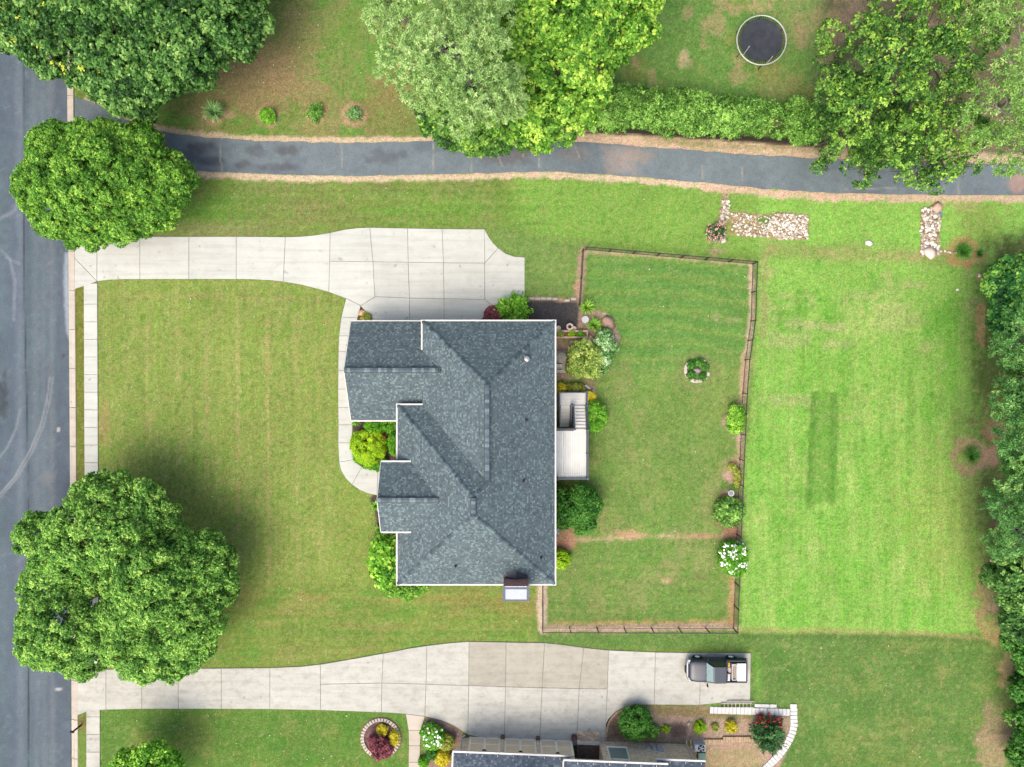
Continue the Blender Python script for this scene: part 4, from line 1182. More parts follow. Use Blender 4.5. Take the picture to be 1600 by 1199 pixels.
MB().cbox(15.0, 16.5, TY1+.0, TY1+.12, .36, .42, .01).build("running_board", chrome, truck)
MB().tube([(14.72,TY0+.1,1.1),(14.9,TY0-.02,1.9)], .008, 5).build("antenna", blackp, truck)
for k in range(2): MB().bar((14.83,yc_-.35+k*.55,1.125),(14.97,yc_-.05+k*.55,1.2), .02, .02).build("wiper", blackp, truck)
white = mat("white_board", A(246,244,238), .6, .04, 2, 8); wood = mat("raw_wood", A(196,150,100), .8, .2, 3, 14)
o = thing("foam_board", (17.6,yc_-.1,.79), "flat white board covering the rear of the truck bed", "board")
m = MB(); m.cbox(17.24, 17.93, TY0+.14, TY1-.22, 1.0, 1.1, .015).build("board", white, o); MB().box(17.26, 17.9, TY0+.2, TY1-.3, .79, .998).build("core", white, o)
o = thing("storage_box", (17.0,yc_,.79), "open pale box of scrap wood in the truck bed beside the white board", "box")
for a in ((16.86,17.2,TY0+.2,TY0+.24),(16.86,17.2,TY1-.34,TY1-.3),(16.86,16.9,TY0+.241,TY1-.341),(17.16,17.2,TY0+.241,TY1-.341)):
    MB().box(*a, .79, 1.08).build("side", white, o)
MB().box(16.91,17.15,TY0+.25,TY1-.35,.79,.86).build("bottom", white, o)
for k in range(5):
    y = TY0+.4+k*.17; MB().bar((16.93,y,.95),(17.13,y+.12,1.0), .05, .03).build("scrap_wood", wood, o)
o = tag(MB().prism([(16.53,TY1-.16),(16.66,TY1-.14),(16.72,TY1-.3),(16.68,TY1-.5),(16.54,TY1-.46)], .79, 1.12, .04).build("bag", mat("yellow_plastic", A(240,196,70), .5, .1, 4, 10)), "yellow bag in the front corner of the truck bed", "bag")
o = tag(MB().prism([(16.53,TY1-.52),(16.75,TY1-.5),(16.82,TY1-.75),(16.78,yc_-.1),(16.6,yc_-.05),(16.53,yc_+.1)], .79, 1.06, .05).build("sack", mat("pink_white_sack", A(226,206,208), .6, .3, 7, 14)), "pale pink and white sack behind the truck cab next to the yellow bag", "sack")
o = tag(MB().prism([(16.53,TY0+.14),(16.72,TY0+.14),(16.74,yc_-.2),(16.55,yc_-.18)], .79, 1.05, .03).build("bucket_lid_box", white), "small white box behind the cab on the side of the truck nearest the brick house", "box")

# ================================================================= TRAMPOLINE
tz = .78
tc = np.array(W(1190, 63, tz))
tr = thing("trampoline", (tc[0],tc[1],0), "round black trampoline with white rim on the lawn above the hedge", "trampoline")
MB().lathe([(.001,0),(.8,-.015),(1.60,0),(1.62,.01),(1.62,-.02),(.001,-.03)], (tc[0],tc[1],tz), 48).build("jumping_mat", mat("black_mesh_fabric", A(62,66,74), .8, .35, 1.6, 30), tr, smooth=True)
ring = [(tc[0]+1.9*math.cos(t), tc[1]+1.9*math.sin(t), tz) for t in np.linspace(0, 2*math.pi, 65)]
MB().tube(ring, .05, 8, False).build("frame_ring", mat("galvanised_pipe", A(224,226,220), .4, .06, 4, 12, metal=.2), tr, smooth=True)
m = MB()
for k in range(72):
    t = 2*math.pi*k/72; m.bar((tc[0]+1.61*math.cos(t),tc[1]+1.61*math.sin(t),tz-.01),(tc[0]+1.87*math.cos(t),tc[1]+1.87*math.sin(t),tz-.01), .022, .02)
m.build("springs", blackp, tr, kind="stuff")
for k in range(6):
    t = 2*math.pi*(k+.5)/6
    MB().tube([(tc[0]+1.9*math.cos(t),tc[1]+1.9*math.sin(t),tz),(tc[0]+1.95*math.cos(t),tc[1]+1.95*math.sin(t),.02)], .03, 8).build("leg", fm, tr)
for px, py in ((1161.5,86),(1197,101)):
    p = np.array(W(px, py, tz)); MB().tube([p, (p[0],p[1],2.15)], .028, 8).build("pole", mat("white_pole", A(224,226,222), .5, .05, 3, 9), tr)

# ================================================================= STONES
ICO_T = (1+5**.5)/2
ICO_V = np.array([(-1,ICO_T,0),(1,ICO_T,0),(-1,-ICO_T,0),(1,-ICO_T,0),(0,-1,ICO_T),(0,1,ICO_T),(0,-1,-ICO_T),(0,1,-ICO_T),(ICO_T,0,-1),(ICO_T,0,1),(-ICO_T,0,-1),(-ICO_T,0,1)])
ICO_V /= np.linalg.norm(ICO_V[0])
ICO_F = np.array([(0,11,5),(0,5,1),(0,1,7),(0,7,10),(0,10,11),(1,5,9),(5,11,4),(11,10,2),(10,7,6),(7,1,8),(3,9,4),(3,4,2),(3,2,6),(3,6,8),(3,8,9),(4,9,5),(2,4,11),(6,2,10),(8,6,7),(9,8,1)])
def rocks(name, c, size, m, parent=None, flat=.6, jit=.25):
    """many small stones as one mesh; c (n,3), size (n,)"""
    c = np.asarray(c, float); n = len(c); size = np.broadcast_to(np.asarray(size, float), (n,))
    s = size[:,None]*rng.uniform(.7, 1.3, (n, 3)); s[:,2] *= flat
    v = ICO_V[None]*(1+rng.uniform(-jit, jit, (n, 12, 1)))*s[:,None,:]
    a = rng.uniform(0, 2*math.pi, n); ca, sa = np.cos(a)[:,None], np.sin(a)[:,None]
    v = np.stack([v[...,0]*ca-v[...,1]*sa, v[...,0]*sa+v[...,1]*ca, v[...,2]], -1) + c[:,None,:]
    f = (ICO_F[None]+12*np.arange(n)[:,None,None]).reshape(-1, 3)
    return raw_mesh(name, v.reshape(-1, 3), f, m, parent, tone=np.repeat(rng.uniform(0, 1, n), 12))
def stonemat(name, a, b, c): 
    return leafmat(name, a, b, c, 0.0)
pale = stonemat("pale_stone", AL(150,126,102,.62), AL(190,178,158,.64), AL(234,232,222,.7))
pink = stonemat("pinkish_stone", AL(158,124,106,.7), AL(196,164,144,.7), AL(222,202,188,.7))
def in_poly(n, pts):
    p = np.array(pts, float); out = np.zeros((0, 2))
    while len(out) < n:
        q = rng.uniform(p.min(0), p.max(0), (n, 2)); out = np.concatenate([out, q[poly_sd(q[:,0], q[:,1], pts) < 0]])
    return out[:n]
def scatter(n, pts, z=.04): 
    q = in_poly(n, pts); return np.array([W(x, y, 0)[:2]+(z,) for x, y in q])
rb = thing("rock_bed", W(1240,355), "broad bed of loose pale rocks right of the pink flowering bush", "rock bed")
rocks("stones", scatter(620, [(1203,342),(1212,334),(1262,336),(1262,374),(1215,374),(1200,362)]), rng.uniform(.05,.14,620), pale, rb)["kind"] = "stuff"
rocks("sparse_stones", scatter(300, [(1143,333),(1205,334),(1205,372),(1143,366)], .02), rng.uniform(.04,.12,300), pale, rb)["kind"] = "stuff"
rb = thing("rock_bed", W(1453,360), "narrow upright bed of loose pale rocks at the upper right of the lawn", "rock bed")
rocks("stones", scatter(430, [(1440,328),(1452,323),(1468,326),(1469,350),(1466,398),(1440,399),(1438,360)]), rng.uniform(.06,.15,430), pale, rb)["kind"] = "stuff"
tag(MB().add(*(lambda m: (m.v, m.f))(MB().cbox(WX(1462),WX(1472),WY(337.5),WY(333),0,.1,.02))).build("tarp_scrap", mat("blue_tarp", A(120,156,176), .6, .2, 6, 20), None), "small blue scrap on the narrow upright rock bed", "scrap")
o = tag(rocks("stone_trickle", np.array([W(1466+30*t, 394-1.5*math.sin(t*6), 0)[:2]+(.03,) for t in rng.uniform(0,1,34)]) , rng.uniform(.05,.11,34), pale), "thin trail of small pale stones leading from the narrow rock bed to a grass clump", "stones", kind="stuff")
o = tag(rocks("stone_trickle", scatter(110, [(1130,306),(1138,306),(1141,330),(1136,350),(1126,352),(1124,334)], .02), rng.uniform(.05,.14,110), pale), "rocky gully of pale stones running down to the pink flowering bush", "stones", kind="stuff")
def boulder(px, py, r, label, m=pale, name="rock", flat=.6, ax=1.0):
    c = np.array([W(px, py, 0)]); 
    o = rocks(name, [[0,0,r*.2]], [r], m, None, flat*.7, .3); o.location = c[0]; o.scale = (ax, 1, 1)
    return tag(o, label, "rock")
boulder(1357,380,.28,"single white rock alone on the upper right lawn")
boulder(1130,376,.3,"pale rock at the foot of the pink flowering bush")
boulder(1452,396,.5,"large pinkish boulder at the lower end of the narrow rock bed", pink, ax=1.3)
boulder(1464,325,.42,"tan boulder at the upper end of the narrow rock bed", pink)
boulder(948,504,.55,"large pink boulder at the outer edge of the patio garden", pink)
boulder(922,530,.3,"pale stone below the timber planter's outer end", pink)
boulder(894,536,.25,"pale stone just below the timber planter near the house", pale)
boulder(566,489,.35,"tan boulder in the corner where the front walk leaves the driveway", stonemat("tan_stone", A(176,130,84), A(206,160,112), A(226,190,146)))
boulder(1076,1131,.24,"white stone beside a small clipped shrub below the ladder", ax=.7)
boulder(1089,579,.35,"grey stone in the middle of the round lawn bed", stonemat("grey_stone", A(170,156,150), A(196,184,178), A(220,212,206)))
boulder(1530,431,.2,"small orange brown stone near the upper right wood edge", pink)
boulder(1496,453,.16,"tiny white stone on the right lawn near the wood edge")
o = tag(rocks("stone_scatter", scatter(8, [(1548,855),(1560,850),(1558,885),(1546,880)], .04), rng.uniform(.07,.16,8), pale), "few white stones scattered at the edge of the wood on the right", "stones", kind="stuff")
# stone edging pieces
blockm = mat("pale_block", A(226,212,196), .85, .15, 4, 16, rnd=.1)
ring_r = thing("stone_ring", W(595,1153), "circle of pale edging stones round the burgundy shrub bed", "edging")
for k in range(38):
    t = 2*math.pi*k/38; c = W(595+28.5*math.cos(t), 1153+28.5*math.sin(t))
    m = MB(); d = np.array((math.cos(t), -math.sin(t))); s = np.array((-d[1], d[0]))
    q = [np.array(c[:2])+d*a*.14+s*b*.095 for a, b in ((-1,-1),(1,-1),(1,1),(-1,1))]
    m.prism(q, -.02, .12+random.uniform(-.015,.015), .015).build("edging_stone", blockm, ring_r)
ring_r = thing("stone_ring", W(1089,579), "broken circle of pale stones round the little bed in the back lawn", "edging")
for k, t in enumerate(np.radians([20,48,75,95,112,150,172,195,215,300,330])):
    c = np.array(W(1089+18*math.cos(t), 579+17*math.sin(t))[:2]); d = np.array((math.cos(t), -math.sin(t))); s = np.array((-d[1], d[0]))
    q = [c+d*a*.13+s*b*random.uniform(.16,.26) for a, b in ((-1,-1),(1,-.8),(1,.8),(-1,1))]
    MB().prism(q, -.02, .13, .03).build("edging_stone", blockm, ring_r)
row = thing("stone_row", W(866,467), "row of pale edging stones along the dark mulch bed beside the driveway", "edging")
for k, (px, py) in enumerate([(831,467),(840,467),(849,467),(858,467),(867,467.5),(886,470),(896,467.5)]):
    x, y, _ = W(px, py); MB().cbox(x-.2, x+.2, y-.09, y+.1, 0, .12, .03).build("edging_stone", blockm, row)
tie = mat("dark_timber", A(58,50,46), .9, .25, 3, 12)
rw = thing("timber_edging", W(1100,214), "long dark timber edging along the foot of the evergreen hedge", "edging")
pts = [(922,205),(975,205.5),(1030,208.5),(1085,212),(1140,216),(1190,219),(1240,222),(1292,225.5)]
for a, b in zip(pts[:-1], pts[1:]):
    p, q_ = np.array(W(*a, .0)), np.array(W(*b, .0)); d = (q_-p)/np.linalg.norm(q_-p)
    MB().bar(p+d*.02+(0,0,.1), q_-d*.02+(0,0,.1), .2, .24).build("timber", tie, rw)
# bed edging of tan stones round the neighbour's curve
ce = thing("stone_row", W(960,1115), "curved row of tan edging stones between the neighbour's driveway and planting bed", "edging")
cp = np.array([(944,1160),(945,1148),(946,1138),(949,1127),(955,1118),(963,1110.5),(972,1105.5),(984,1102.5),(996,1101.8)], float)
tstone = mat("tan_edging_stone", A(212,182,146), .85, .2, 4, 14, rnd=.1)
sl = np.concatenate([[0], np.cumsum(np.hypot(*np.diff(cp, axis=0).T))])
for k in np.arange(1.5, sl[-1], 4.4):
    x = np.interp(k, sl, cp[:,0])+2; y = np.interp(k, sl, cp[:,1])+1.2
    x2 = np.interp(k+3.6, sl, cp[:,0])+2; y2 = np.interp(k+3.6, sl, cp[:,1])+1.2
    MB().bar(np.array(W(x,y))+(0,0,.06), np.array(W(x2,y2))+(0,0,.06), .15, .14).build("edging_stone", tstone, ce)
bwl = thing("brick_edging", W(1125,1158), "low line of tan bricks between the outdoor cooling unit and the red flowering bush", "edging")
for k in range(24):
    px = 1079+k*4; py = 1158.5 if px < 1128 else 1154.5
    x, y, _ = W(px, py); MB().cbox(x-.09, x+.09, y-.2, y+.2, 0, .14, .012).build("brick", tstone, bwl)

# stepping path of white pavers
pav = mat("white_paver", A(243,241,235), .8, .05, 3, 16, rnd=.04)
path = setting("paver_path")
def paver(px, py, w, h, a=0.0):
    x, y, _ = W(px, py); c, s = math.cos(a), math.sin(a)
    q = [(x+u*c-v*s, y+u*s+v*c) for u, v in ((-w/2,-h/2),(w/2,-h/2),(w/2,h/2),(-w/2,h/2))]
    MB().prism(q, -.03, .06+random.uniform(-.006,.006), .01).build("paver", pav, path)
for k in range(21): paver(1112+k*5.95, 1109.5+k*.17, .275, .53, -.03)
for k in range(3): paver(1184.5+k*11.6, 1102.5+k*.3, .55, .26, -.03)
paver(1239.5,1103.2,.5,.3,-.03)
cv = np.array([(1240,1109),(1240,1120),(1240.5,1132),(1238,1144),(1233,1156),(1226,1168),(1217,1180),(1206,1191),(1196,1201),(1186,1211),(1176,1222)], float)
sl = np.concatenate([[0], np.cumsum(np.hypot(*np.diff(cv, axis=0).T))])
for k in np.arange(0, sl[-1], 5.9):
    x, y = np.interp(k, sl, cv[:,0]), np.interp(k, sl, cv[:,1]); x2, y2 = np.interp(k+2, sl, cv[:,0]), np.interp(k+2, sl, cv[:,1])
    x0, y0 = np.interp(k-2, sl, cv[:,0]), np.interp(k-2, sl, cv[:,1])
    paver(x, y, .55, .265, math.atan2(-(y2-y0), x2-x0)+math.pi/2)
# ladder
alu = mat("aluminium", A(206,202,192), .4, .08, 3, 12, metal=.4)
lad = thing("ladder", W(1152,1100), "aluminium extension ladder lying on the ground beside the white paver path", "ladder")
for x0, x1, y, z in ((1126,1177,1104.5,.09),(1135,1178,1095,.16),(1126,1174,1097.8,.08)):
    MB().bar(np.array(W(x0,y))+(0,0,z), np.array(W(x1,y))+(0,0,z), .05, .09).build("rail", alu, lad)
for k in range(8):
    px = 1131+k*5.9; MB().bar(np.array(W(px,1104.2))+(0,0,.1), np.array(W(px,1097.9))+(0,0,.1), .045, .035).build("rung", alu, lad)
# cooling unit
ac = thing("cooling_unit", W(1091,1168), "white outdoor cooling unit with round fan at the brick house's right corner", "cooling unit")
x, y, _ = W(1094, 1169.5, .85)
m = MB().cbox(x-.42, x+.42, y-.27, y+.27, .05, .85, .03).build("casing", grey, ac)
MB().lathe([(.001,.855),(.24,.856),(.26,.87),(.27,.852)], (x+.1,y,0), 24).build("fan_grille", blackp, ac)
for k in range(5):
    t = 2*math.pi*k/5; MB().bar((x+.1,y,.872),(x+.1+.24*math.cos(t),y+.24*math.sin(t),.872), .05, .01).build("fan_blade", grey, ac)
MB().cbox(x-.5, x+.5, y-.35, y+.35, 0, .049, .01).build("pad", conc_old, ac)
o = thing("utility_box", W(1096,1176), "green utility cover just below the outdoor cooling unit", "box")
x, y, _ = W(1097, 1184, .4); m = MB().cbox(x-.3, x+.3, y-.35, y+.35, 0, .4, .03).build("lid", mat("green_plastic", A(112,150,134), .6, .08, 3, 12), o)

# ================================================================= PATIO AND POTS
pinkwood = mat("pinkish_timber", A(224,190,168), .85, .12, 2.5, 14)
pl_ = thing("planter_box", W(893,523), "long narrow pinkish timber planter projecting from the back of the house", "planter")
x0, x1 = WX(868,.45), WX(919,.45)
for ya_, yb_ in ((516,519),(525.5,528.8)):
    MB().cbox(x0-.9, x1, WY(yb_,.45), WY(ya_,.45), 0, .45, .02).build("side_board", pinkwood, pl_)
MB().cbox(x1-.12, x1-.004, WY(525.4,.45), WY(519.1,.45), 0, .449, .02).build("end_board", pinkwood, pl_)
MB().box(x0-.9, x1-.125, WY(525.4,.45), WY(519.1,.45), 0, .33).build("soil", mat("planter_soil", A(150,116,84), .95, .25, 4, 18), pl_)
patio = setting("patio"); 
slabs(patio, [[(856,548),(884,548),(885.5,556),(885.5,583.5),(856,583.5)]], conc_tan, .07)
def lathe_thing(name, px, py, z, prof, m, label, cat, part="bowl"):
    x, y, _ = W(px, py, z); o = thing(name, (x, y, 0), label, cat)
    MB().lathe(prof, (x, y, 0), 24).build(part, m, o, smooth=True); return o, x, y
gstone = mat("weathered_stone", A(176,170,152), .85, .2, 3, 15)
o, x, y = lathe_thing("patio_table", 877, 559, .7, [(.001,.66),(.42,.66),(.44,.69),(.42,.72),(.001,.72)], gstone, "round grey stone table on the small patio", "table", "top")
MB().lathe([(.22,.07),(.1,.15),(.08,.6),(.15,.659)], (x,y,0), 14).build("pedestal", gstone, o)
ch = thing("patio_chair", W(874,575), "pale chair at the lower end of the small patio", "chair")
x, y, _ = W(874, 574, .45); cw = mat("cream_plastic", A(236,228,208), .6, .06, 3, 9)
MB().cbox(x-.24, x+.24, y-.24, y+.24, .4, .45, .02).build("seat", cw, ch)
MB().cbox(x-.24, x+.24, y-.30, y-.245, .4, .9, .015).build("backrest", cw, ch)
for a in (-.2, .2):
    for b_ in (-.2, .2): MB().box(x+a-.02, x+a+.02, y+b_-.02, y+b_+.02, .07, .399).build("leg", cw, ch)
wstone = mat("white_stone", A(238,234,226), .7, .08, 4, 14); terr = mat("pale_terracotta", A(236,214,196), .8, .1, 4, 14)
soil = mat("dark_soil", A(70,54,46), .95, .2, 6, 20)
bath, x, y = lathe_thing("bird_bath", 914.5, 499.5, .75, [(.14,0),(.07,.1),(.06,.6),(.2,.66),(.27,.75),(.25,.76),(.2,.7),(.001,.68)], wstone, "white pedestal bird bath beside the dark mulch bed", "bird bath", "basin")
MB().lathe([(.001,.735),(.21,.735)], (x,y,0), 20).build("water", mat("pale_water", A(206,218,226), .1, .05, 3, 9, bmp=0, spec=.6), bath)
o, x, y = lathe_thing("plant_pot", 890.5, 510.5, .45, [(.2,0),(.27,.42),(.29,.46),(.14,.46),(.13,.36),(.001,.36)], terr, "larger pale ring shaped pot above the timber planter", "pot")
MB().lathe([(.001,.37),(.13,.37)], (x,y,0), 16).build("soil", soil, o)
lathe_thing("plant_pot", 897.5, 513.5, .3, [(.12,0),(.16,.28),(.17,.3),(.12,.3),(.11,.24),(.001,.24)], terr, "small pale pot touching the ring shaped pot", "pot")
o, x, y = lathe_thing("plant_pot", 872.5, 513, .4, [(.14,0),(.19,.36),(.2,.4),(.14,.4),(.13,.3),(.001,.3)], terr, "pale pot close to the house wall above the timber planter", "pot")
bath, x, y = lathe_thing("bird_bath", 1142.5, 771, .7, [(.13,0),(.07,.1),(.06,.55),(.14,.62),(.24,.7),(.22,.72),(.16,.66),(.001,.64)], wstone, "white bird bath by the fence between two shrubs", "bird bath", "basin")
MB().lathe([(.001,.69),(.17,.69)], (x,y,0), 20).build("water", mat("grey_water", A(150,156,160), .15, .05, 3, 9, bmp=0, spec=.6), bath)
x, y, _ = W(918, 605); p = MB(); p.bar((x-.18,y+.14,.08),(x+.18,y-.14,.08), .16, .14)
tag(p.build("stone_block", wstone), "white oblong block lying just above the deck landing", "block")
x, y, _ = W(928, 612); p = MB(); p.bar((x-.12,y+.12,.06),(x+.1,y-.1,.06), .15, .12)
tag(p.build("stone_block", terr), "pinkish block near the yellow shrub at the deck corner", "block")
# mailbox-like post by the kerb
o = thing("post", W(127,1133), "dark post standing in the verge by the kerb at the lower left", "post")
x, y, _ = W(127, 1133); MB().box(x-.05, x+.05, y-.05, y+.05, 0, 1.05).build("shaft", tie, o); MB().cbox(x-.16, x+.12, y-.07, y+.07, 1.05, 1.2, .03).build("box", blackp, o)
# downspout splash of bluish pebbles beside the big bush
tag(rocks("pebbles", scatter(26, [(866,826),(875,826),(874,836),(866,838)], .03), rng.uniform(.04,.09,26), stonemat("bluish_stone", A(160,176,190), A(200,214,222), A(232,240,244))), "patch of bluish pebbles below the big round bush at the back wall", "stones", kind="stuff")
# ================================================================= FOLIAGE
def unit(v): return v/np.maximum(np.linalg.norm(v, axis=-1, keepdims=True), 1e-9)
def sph(n, zmin=-0.3):
    z = rng.uniform(zmin, 1, n); a = rng.uniform(0, 2*math.pi, n); r = np.sqrt(1-z*z)
    return np.stack([r*np.cos(a), r*np.sin(a), z], 1)

def leaf_quads(pos, nrm, size, aspect=.62, tang=None):
    n = len(pos)
    t = unit(np.cross(nrm, unit(rng.normal(size=(n, 3))))) if tang is None else unit(tang - nrm*np.sum(tang*nrm, 1, keepdims=True))
    b = np.cross(nrm, t)
    L = size[:,None]*.5; Wd = L*aspect
    v = np.stack([pos - t*L, pos + b*Wd + nrm*Wd*.35 - t*L*.1, pos + t*L, pos - b*Wd + nrm*Wd*.35 - t*L*.1], 1)
    f = np.arange(4*n).reshape(n, 4)
    return v.reshape(-1, 3), f

def sublobes(lobes, sr, keep=.78, zmin=-.35, dens=1.0, rag=1.0):
    P, Nn, Rr = [], [], []
    L = np.array(lobes, float)
    for i, (x, y, z, r, rz) in enumerate(L):
        n = max(4, int(dens*2*math.pi*r*(r+rz)/2*1.3/(sr*sr*1.6)))
        d = sph(n, zmin); s = np.array((r, r, rz))
        p = np.array((x, y, z)) + d*np.maximum(s-sr*.55, s*.25)*rng.uniform(1-.26*rag, 1+.10*rag, (n, 1))
        ok = rng.random(n) > .10*rag
        for j, (x2, y2, z2, r2, rz2) in enumerate(L):
            if j != i:
                q = (p-np.array((x2, y2, z2)))/np.array((r2, r2, rz2)); ok &= np.linalg.norm(q, axis=1) > keep
        P.append(p[ok]); Nn.append(unit(d[ok]/s)); Rr.append(sr*rng.uniform(1-.5*rag, 1+.45*rag, ok.sum()))
    return np.concatenate(P), np.concatenate(Nn), np.concatenate(Rr)

def clump_points(P, Nn, Rr, spacing):
    cnt = np.maximum(3, (2.6*math.pi*Rr**2/spacing**2).astype(int))
    i = np.repeat(np.arange(len(P)), cnt)
    d = unit(Nn[i]*.55 + np.array((0, 0, .25)) + rng.normal(size=(len(i), 3))*.75)
    return P[i] + d*Rr[i][:,None]*rng.uniform(.8, 1.1, (len(i), 1)), d, i

def foliage(name, lobes, m, parent, sr=.8, spacing=.32, cr=.22, leaf=.2, per=12, aspect=.65, up=.6, core=True, keep=.78, dens=1.0, tone=(.45,.16,.16), radial=0.0, zmin=-.35, jitter=.45, rag=1.0):
    P, Nn, Rr = sublobes(lobes, sr, keep, zmin, dens, rag)
    c, d, gi = clump_points(P, Nn, Rr, spacing)
    st = rng.normal(size=len(P))*tone[1]*1.0
    ct = tone[0] + st[gi] + rng.normal(size=len(c))*tone[1]
    k = np.repeat(np.arange(len(c)), per)
    e = unit(d[k] + rng.normal(size=(len(k), 3))*.8)
    pos = c[k] + e*cr*rng.uniform(.3, 1.1, (len(k), 1))
    nrm = unit(e*.5 + d[k]*.4 + np.array((0, 0, up)) + rng.normal(size=(len(k), 3))*jitter)
    size = leaf*rng.uniform(.6, 1.35, len(k))
    tn = ct[k] + rng.normal(size=len(k))*tone[2]
    tg = (e + np.array((0, 0, -.2))) if radial else None
    v, f = leaf_quads(pos, nrm, size, aspect, tg)
    tones = np.repeat(tn, 4)
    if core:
        # inner leaves that close the crown, toned darker as painted shade in its hollows
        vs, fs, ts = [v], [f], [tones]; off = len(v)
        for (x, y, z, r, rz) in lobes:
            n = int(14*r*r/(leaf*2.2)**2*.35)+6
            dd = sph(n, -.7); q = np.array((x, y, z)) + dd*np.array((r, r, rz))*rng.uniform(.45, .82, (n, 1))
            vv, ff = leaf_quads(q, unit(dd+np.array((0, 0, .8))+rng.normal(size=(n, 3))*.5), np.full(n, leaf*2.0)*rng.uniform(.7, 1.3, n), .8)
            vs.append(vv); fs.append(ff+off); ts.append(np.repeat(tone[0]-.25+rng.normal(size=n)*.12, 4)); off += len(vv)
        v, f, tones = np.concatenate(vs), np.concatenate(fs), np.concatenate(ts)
    return raw_mesh(name, v, f, m, parent, tone=np.clip(tones, 0, 1))

def wl(px, py, z, rpx, rz=None):
    x, y, _ = W(px, py, z); r = rpx*GS*(HC-z)/HC
    return (x, y, z, r, r*.8 if rz is None else rz)

barkm = mat("grey_bark", A(132,118,104), .95, .3, 3, 14)
twigm = mat("pale_twig", A(186,178,166), .9, .2, 4, 16)
def limbs(base, lobes, tr, parent, m=barkm, fork=.42, name="trunk", twigs=0, tw=.03):
    base = np.array(base, float); b = MB()
    top = np.mean([l[:3] for l in lobes], 0); zt = top[2]
    fk = base + (np.array((top[0], top[1], 0))-base)*np.array((.45, .45, 0)) + np.array((0, 0, zt*fork))
    b.tube([base-(0,0,.1), base+(fk-base)*.15, base+(fk-base)*.6, fk], [tr*1.35, tr, tr*.85, tr*.8], 10)
    for l in lobes:
        c = np.array(l[:3]); mid = fk+(c-fk)*.5+np.array((0, 0, .35))
        b.tube([fk, fk+(mid-fk)*.5+(0,0,.1), mid, c], [tr*.5, tr*.42, tr*.28, tr*.12], 7)
        for q in range(twigs):
            dd = sph(1, -.1)[0]*np.array((l[3], l[3], l[4]))*rng.uniform(.7, 1.05)
            s = mid+(c-mid)*rng.uniform(.2, 1)
            e_ = c+dd; mm = (s+e_)/2+rng.normal(size=3)*.2
            b.tube([s, mm, e_], [tw*1.4, tw, tw*.4], 5, False)
    return b.build(name, m, parent, smooth=True)

def tree(label, base, lob, pal, tr=.22, group=None, name="tree", twigs=2, **kw):
    bx = W(*base); o = thing(name, bx, label, "tree", group)
    L = [wl(*l) for l in lob]
    limbs(bx, L, tr, o, twigs=twigs)
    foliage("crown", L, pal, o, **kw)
    return o

PAL = {
 'maple': leafmat("maple_leaf", AL(46,94,26,.9), AL(98,156,48,.95), AL(176,214,88,1.0)),
 'oak':   leafmat("deep_green_leaf", AL(30,70,26,.8), AL(82,132,56,1.0), AL(156,192,104,1.0)),
 'elm':   leafmat("mid_green_leaf", AL(48,96,30,.9), AL(108,164,62,1.0), AL(194,224,112,1.05)),
 'lime':  leafmat("yellow_green_leaf", AL(44,92,18,.9), AL(104,160,50,1.0), AL(186,216,90,1.05)),
 'wood':  leafmat("woodland_leaf", AL(34,76,26,.85), AL(84,134,50,.95), AL(164,202,84,1.0)),
 'pine':  leafmat("pine_needle", AL(90,134,66,.85), AL(158,196,112,.85), AL(214,236,164,.9), .3),
 'pineb': leafmat("bright_pine_needle", AL(78,126,54,.8), AL(136,182,86,.8), AL(196,226,132,.9), .3),
 'edge':  leafmat('dark_green_needle', AL(56,98,48), AL(98,150,78), AL(166,204,116), .3),  # darker green needles for the right edge pines
 'glossy':leafmat("glossy_dark_leaf", AL(22,70,36,.9), AL(56,122,52,.95), AL(150,198,84,1.0)),
 'box':   leafmat("boxwood_leaf", AL(48,110,10,.9), AL(92,158,28,1.0), AL(150,200,60,1.0)),
 'chart': leafmat("chartreuse_leaf", AL(84,130,4,.9), AL(148,190,22,1.0), AL(204,228,60,1.0)),
 'gold':  leafmat("golden_leaf", AL(150,150,20,.9), AL(216,204,44,1.0), AL(246,232,96,1.0)),
 'dark':  leafmat("dark_shrub_leaf", AL(30,76,20,.9), AL(66,126,40,.95), AL(120,170,70,1.0)),
 'hedge': leafmat("evergreen_spray", AL(64,98,34,.9), AL(104,158,60,1.0), AL(170,212,106,1.0)),
 'blue':  leafmat("blue_green_leaf", AL(66,112,48,.9), AL(116,166,84,1.0), AL(200,222,184,1.0)),
 'sage':  leafmat('sage_gold_leaf', AL(84,116,40), AL(140,170,72), AL(206,214,126)),
 'olive': leafmat("olive_leaf", AL(96,110,32,.9), AL(152,162,62,1.0), AL(196,200,104,1.0)),
 'burg':  leafmat("burgundy_leaf", AL(84,34,48,.9), AL(140,76,86,1.0), AL(190,120,116,1.0)),
 'crape': leafmat("slim_green_leaf", AL(24,60,30,.9), AL(58,108,54,.95), AL(120,164,92,1.0)),
 'fresh': leafmat("fresh_green_leaf", AL(54,112,18,.9), AL(112,176,44,1.0), AL(194,226,96,1.0)),
}
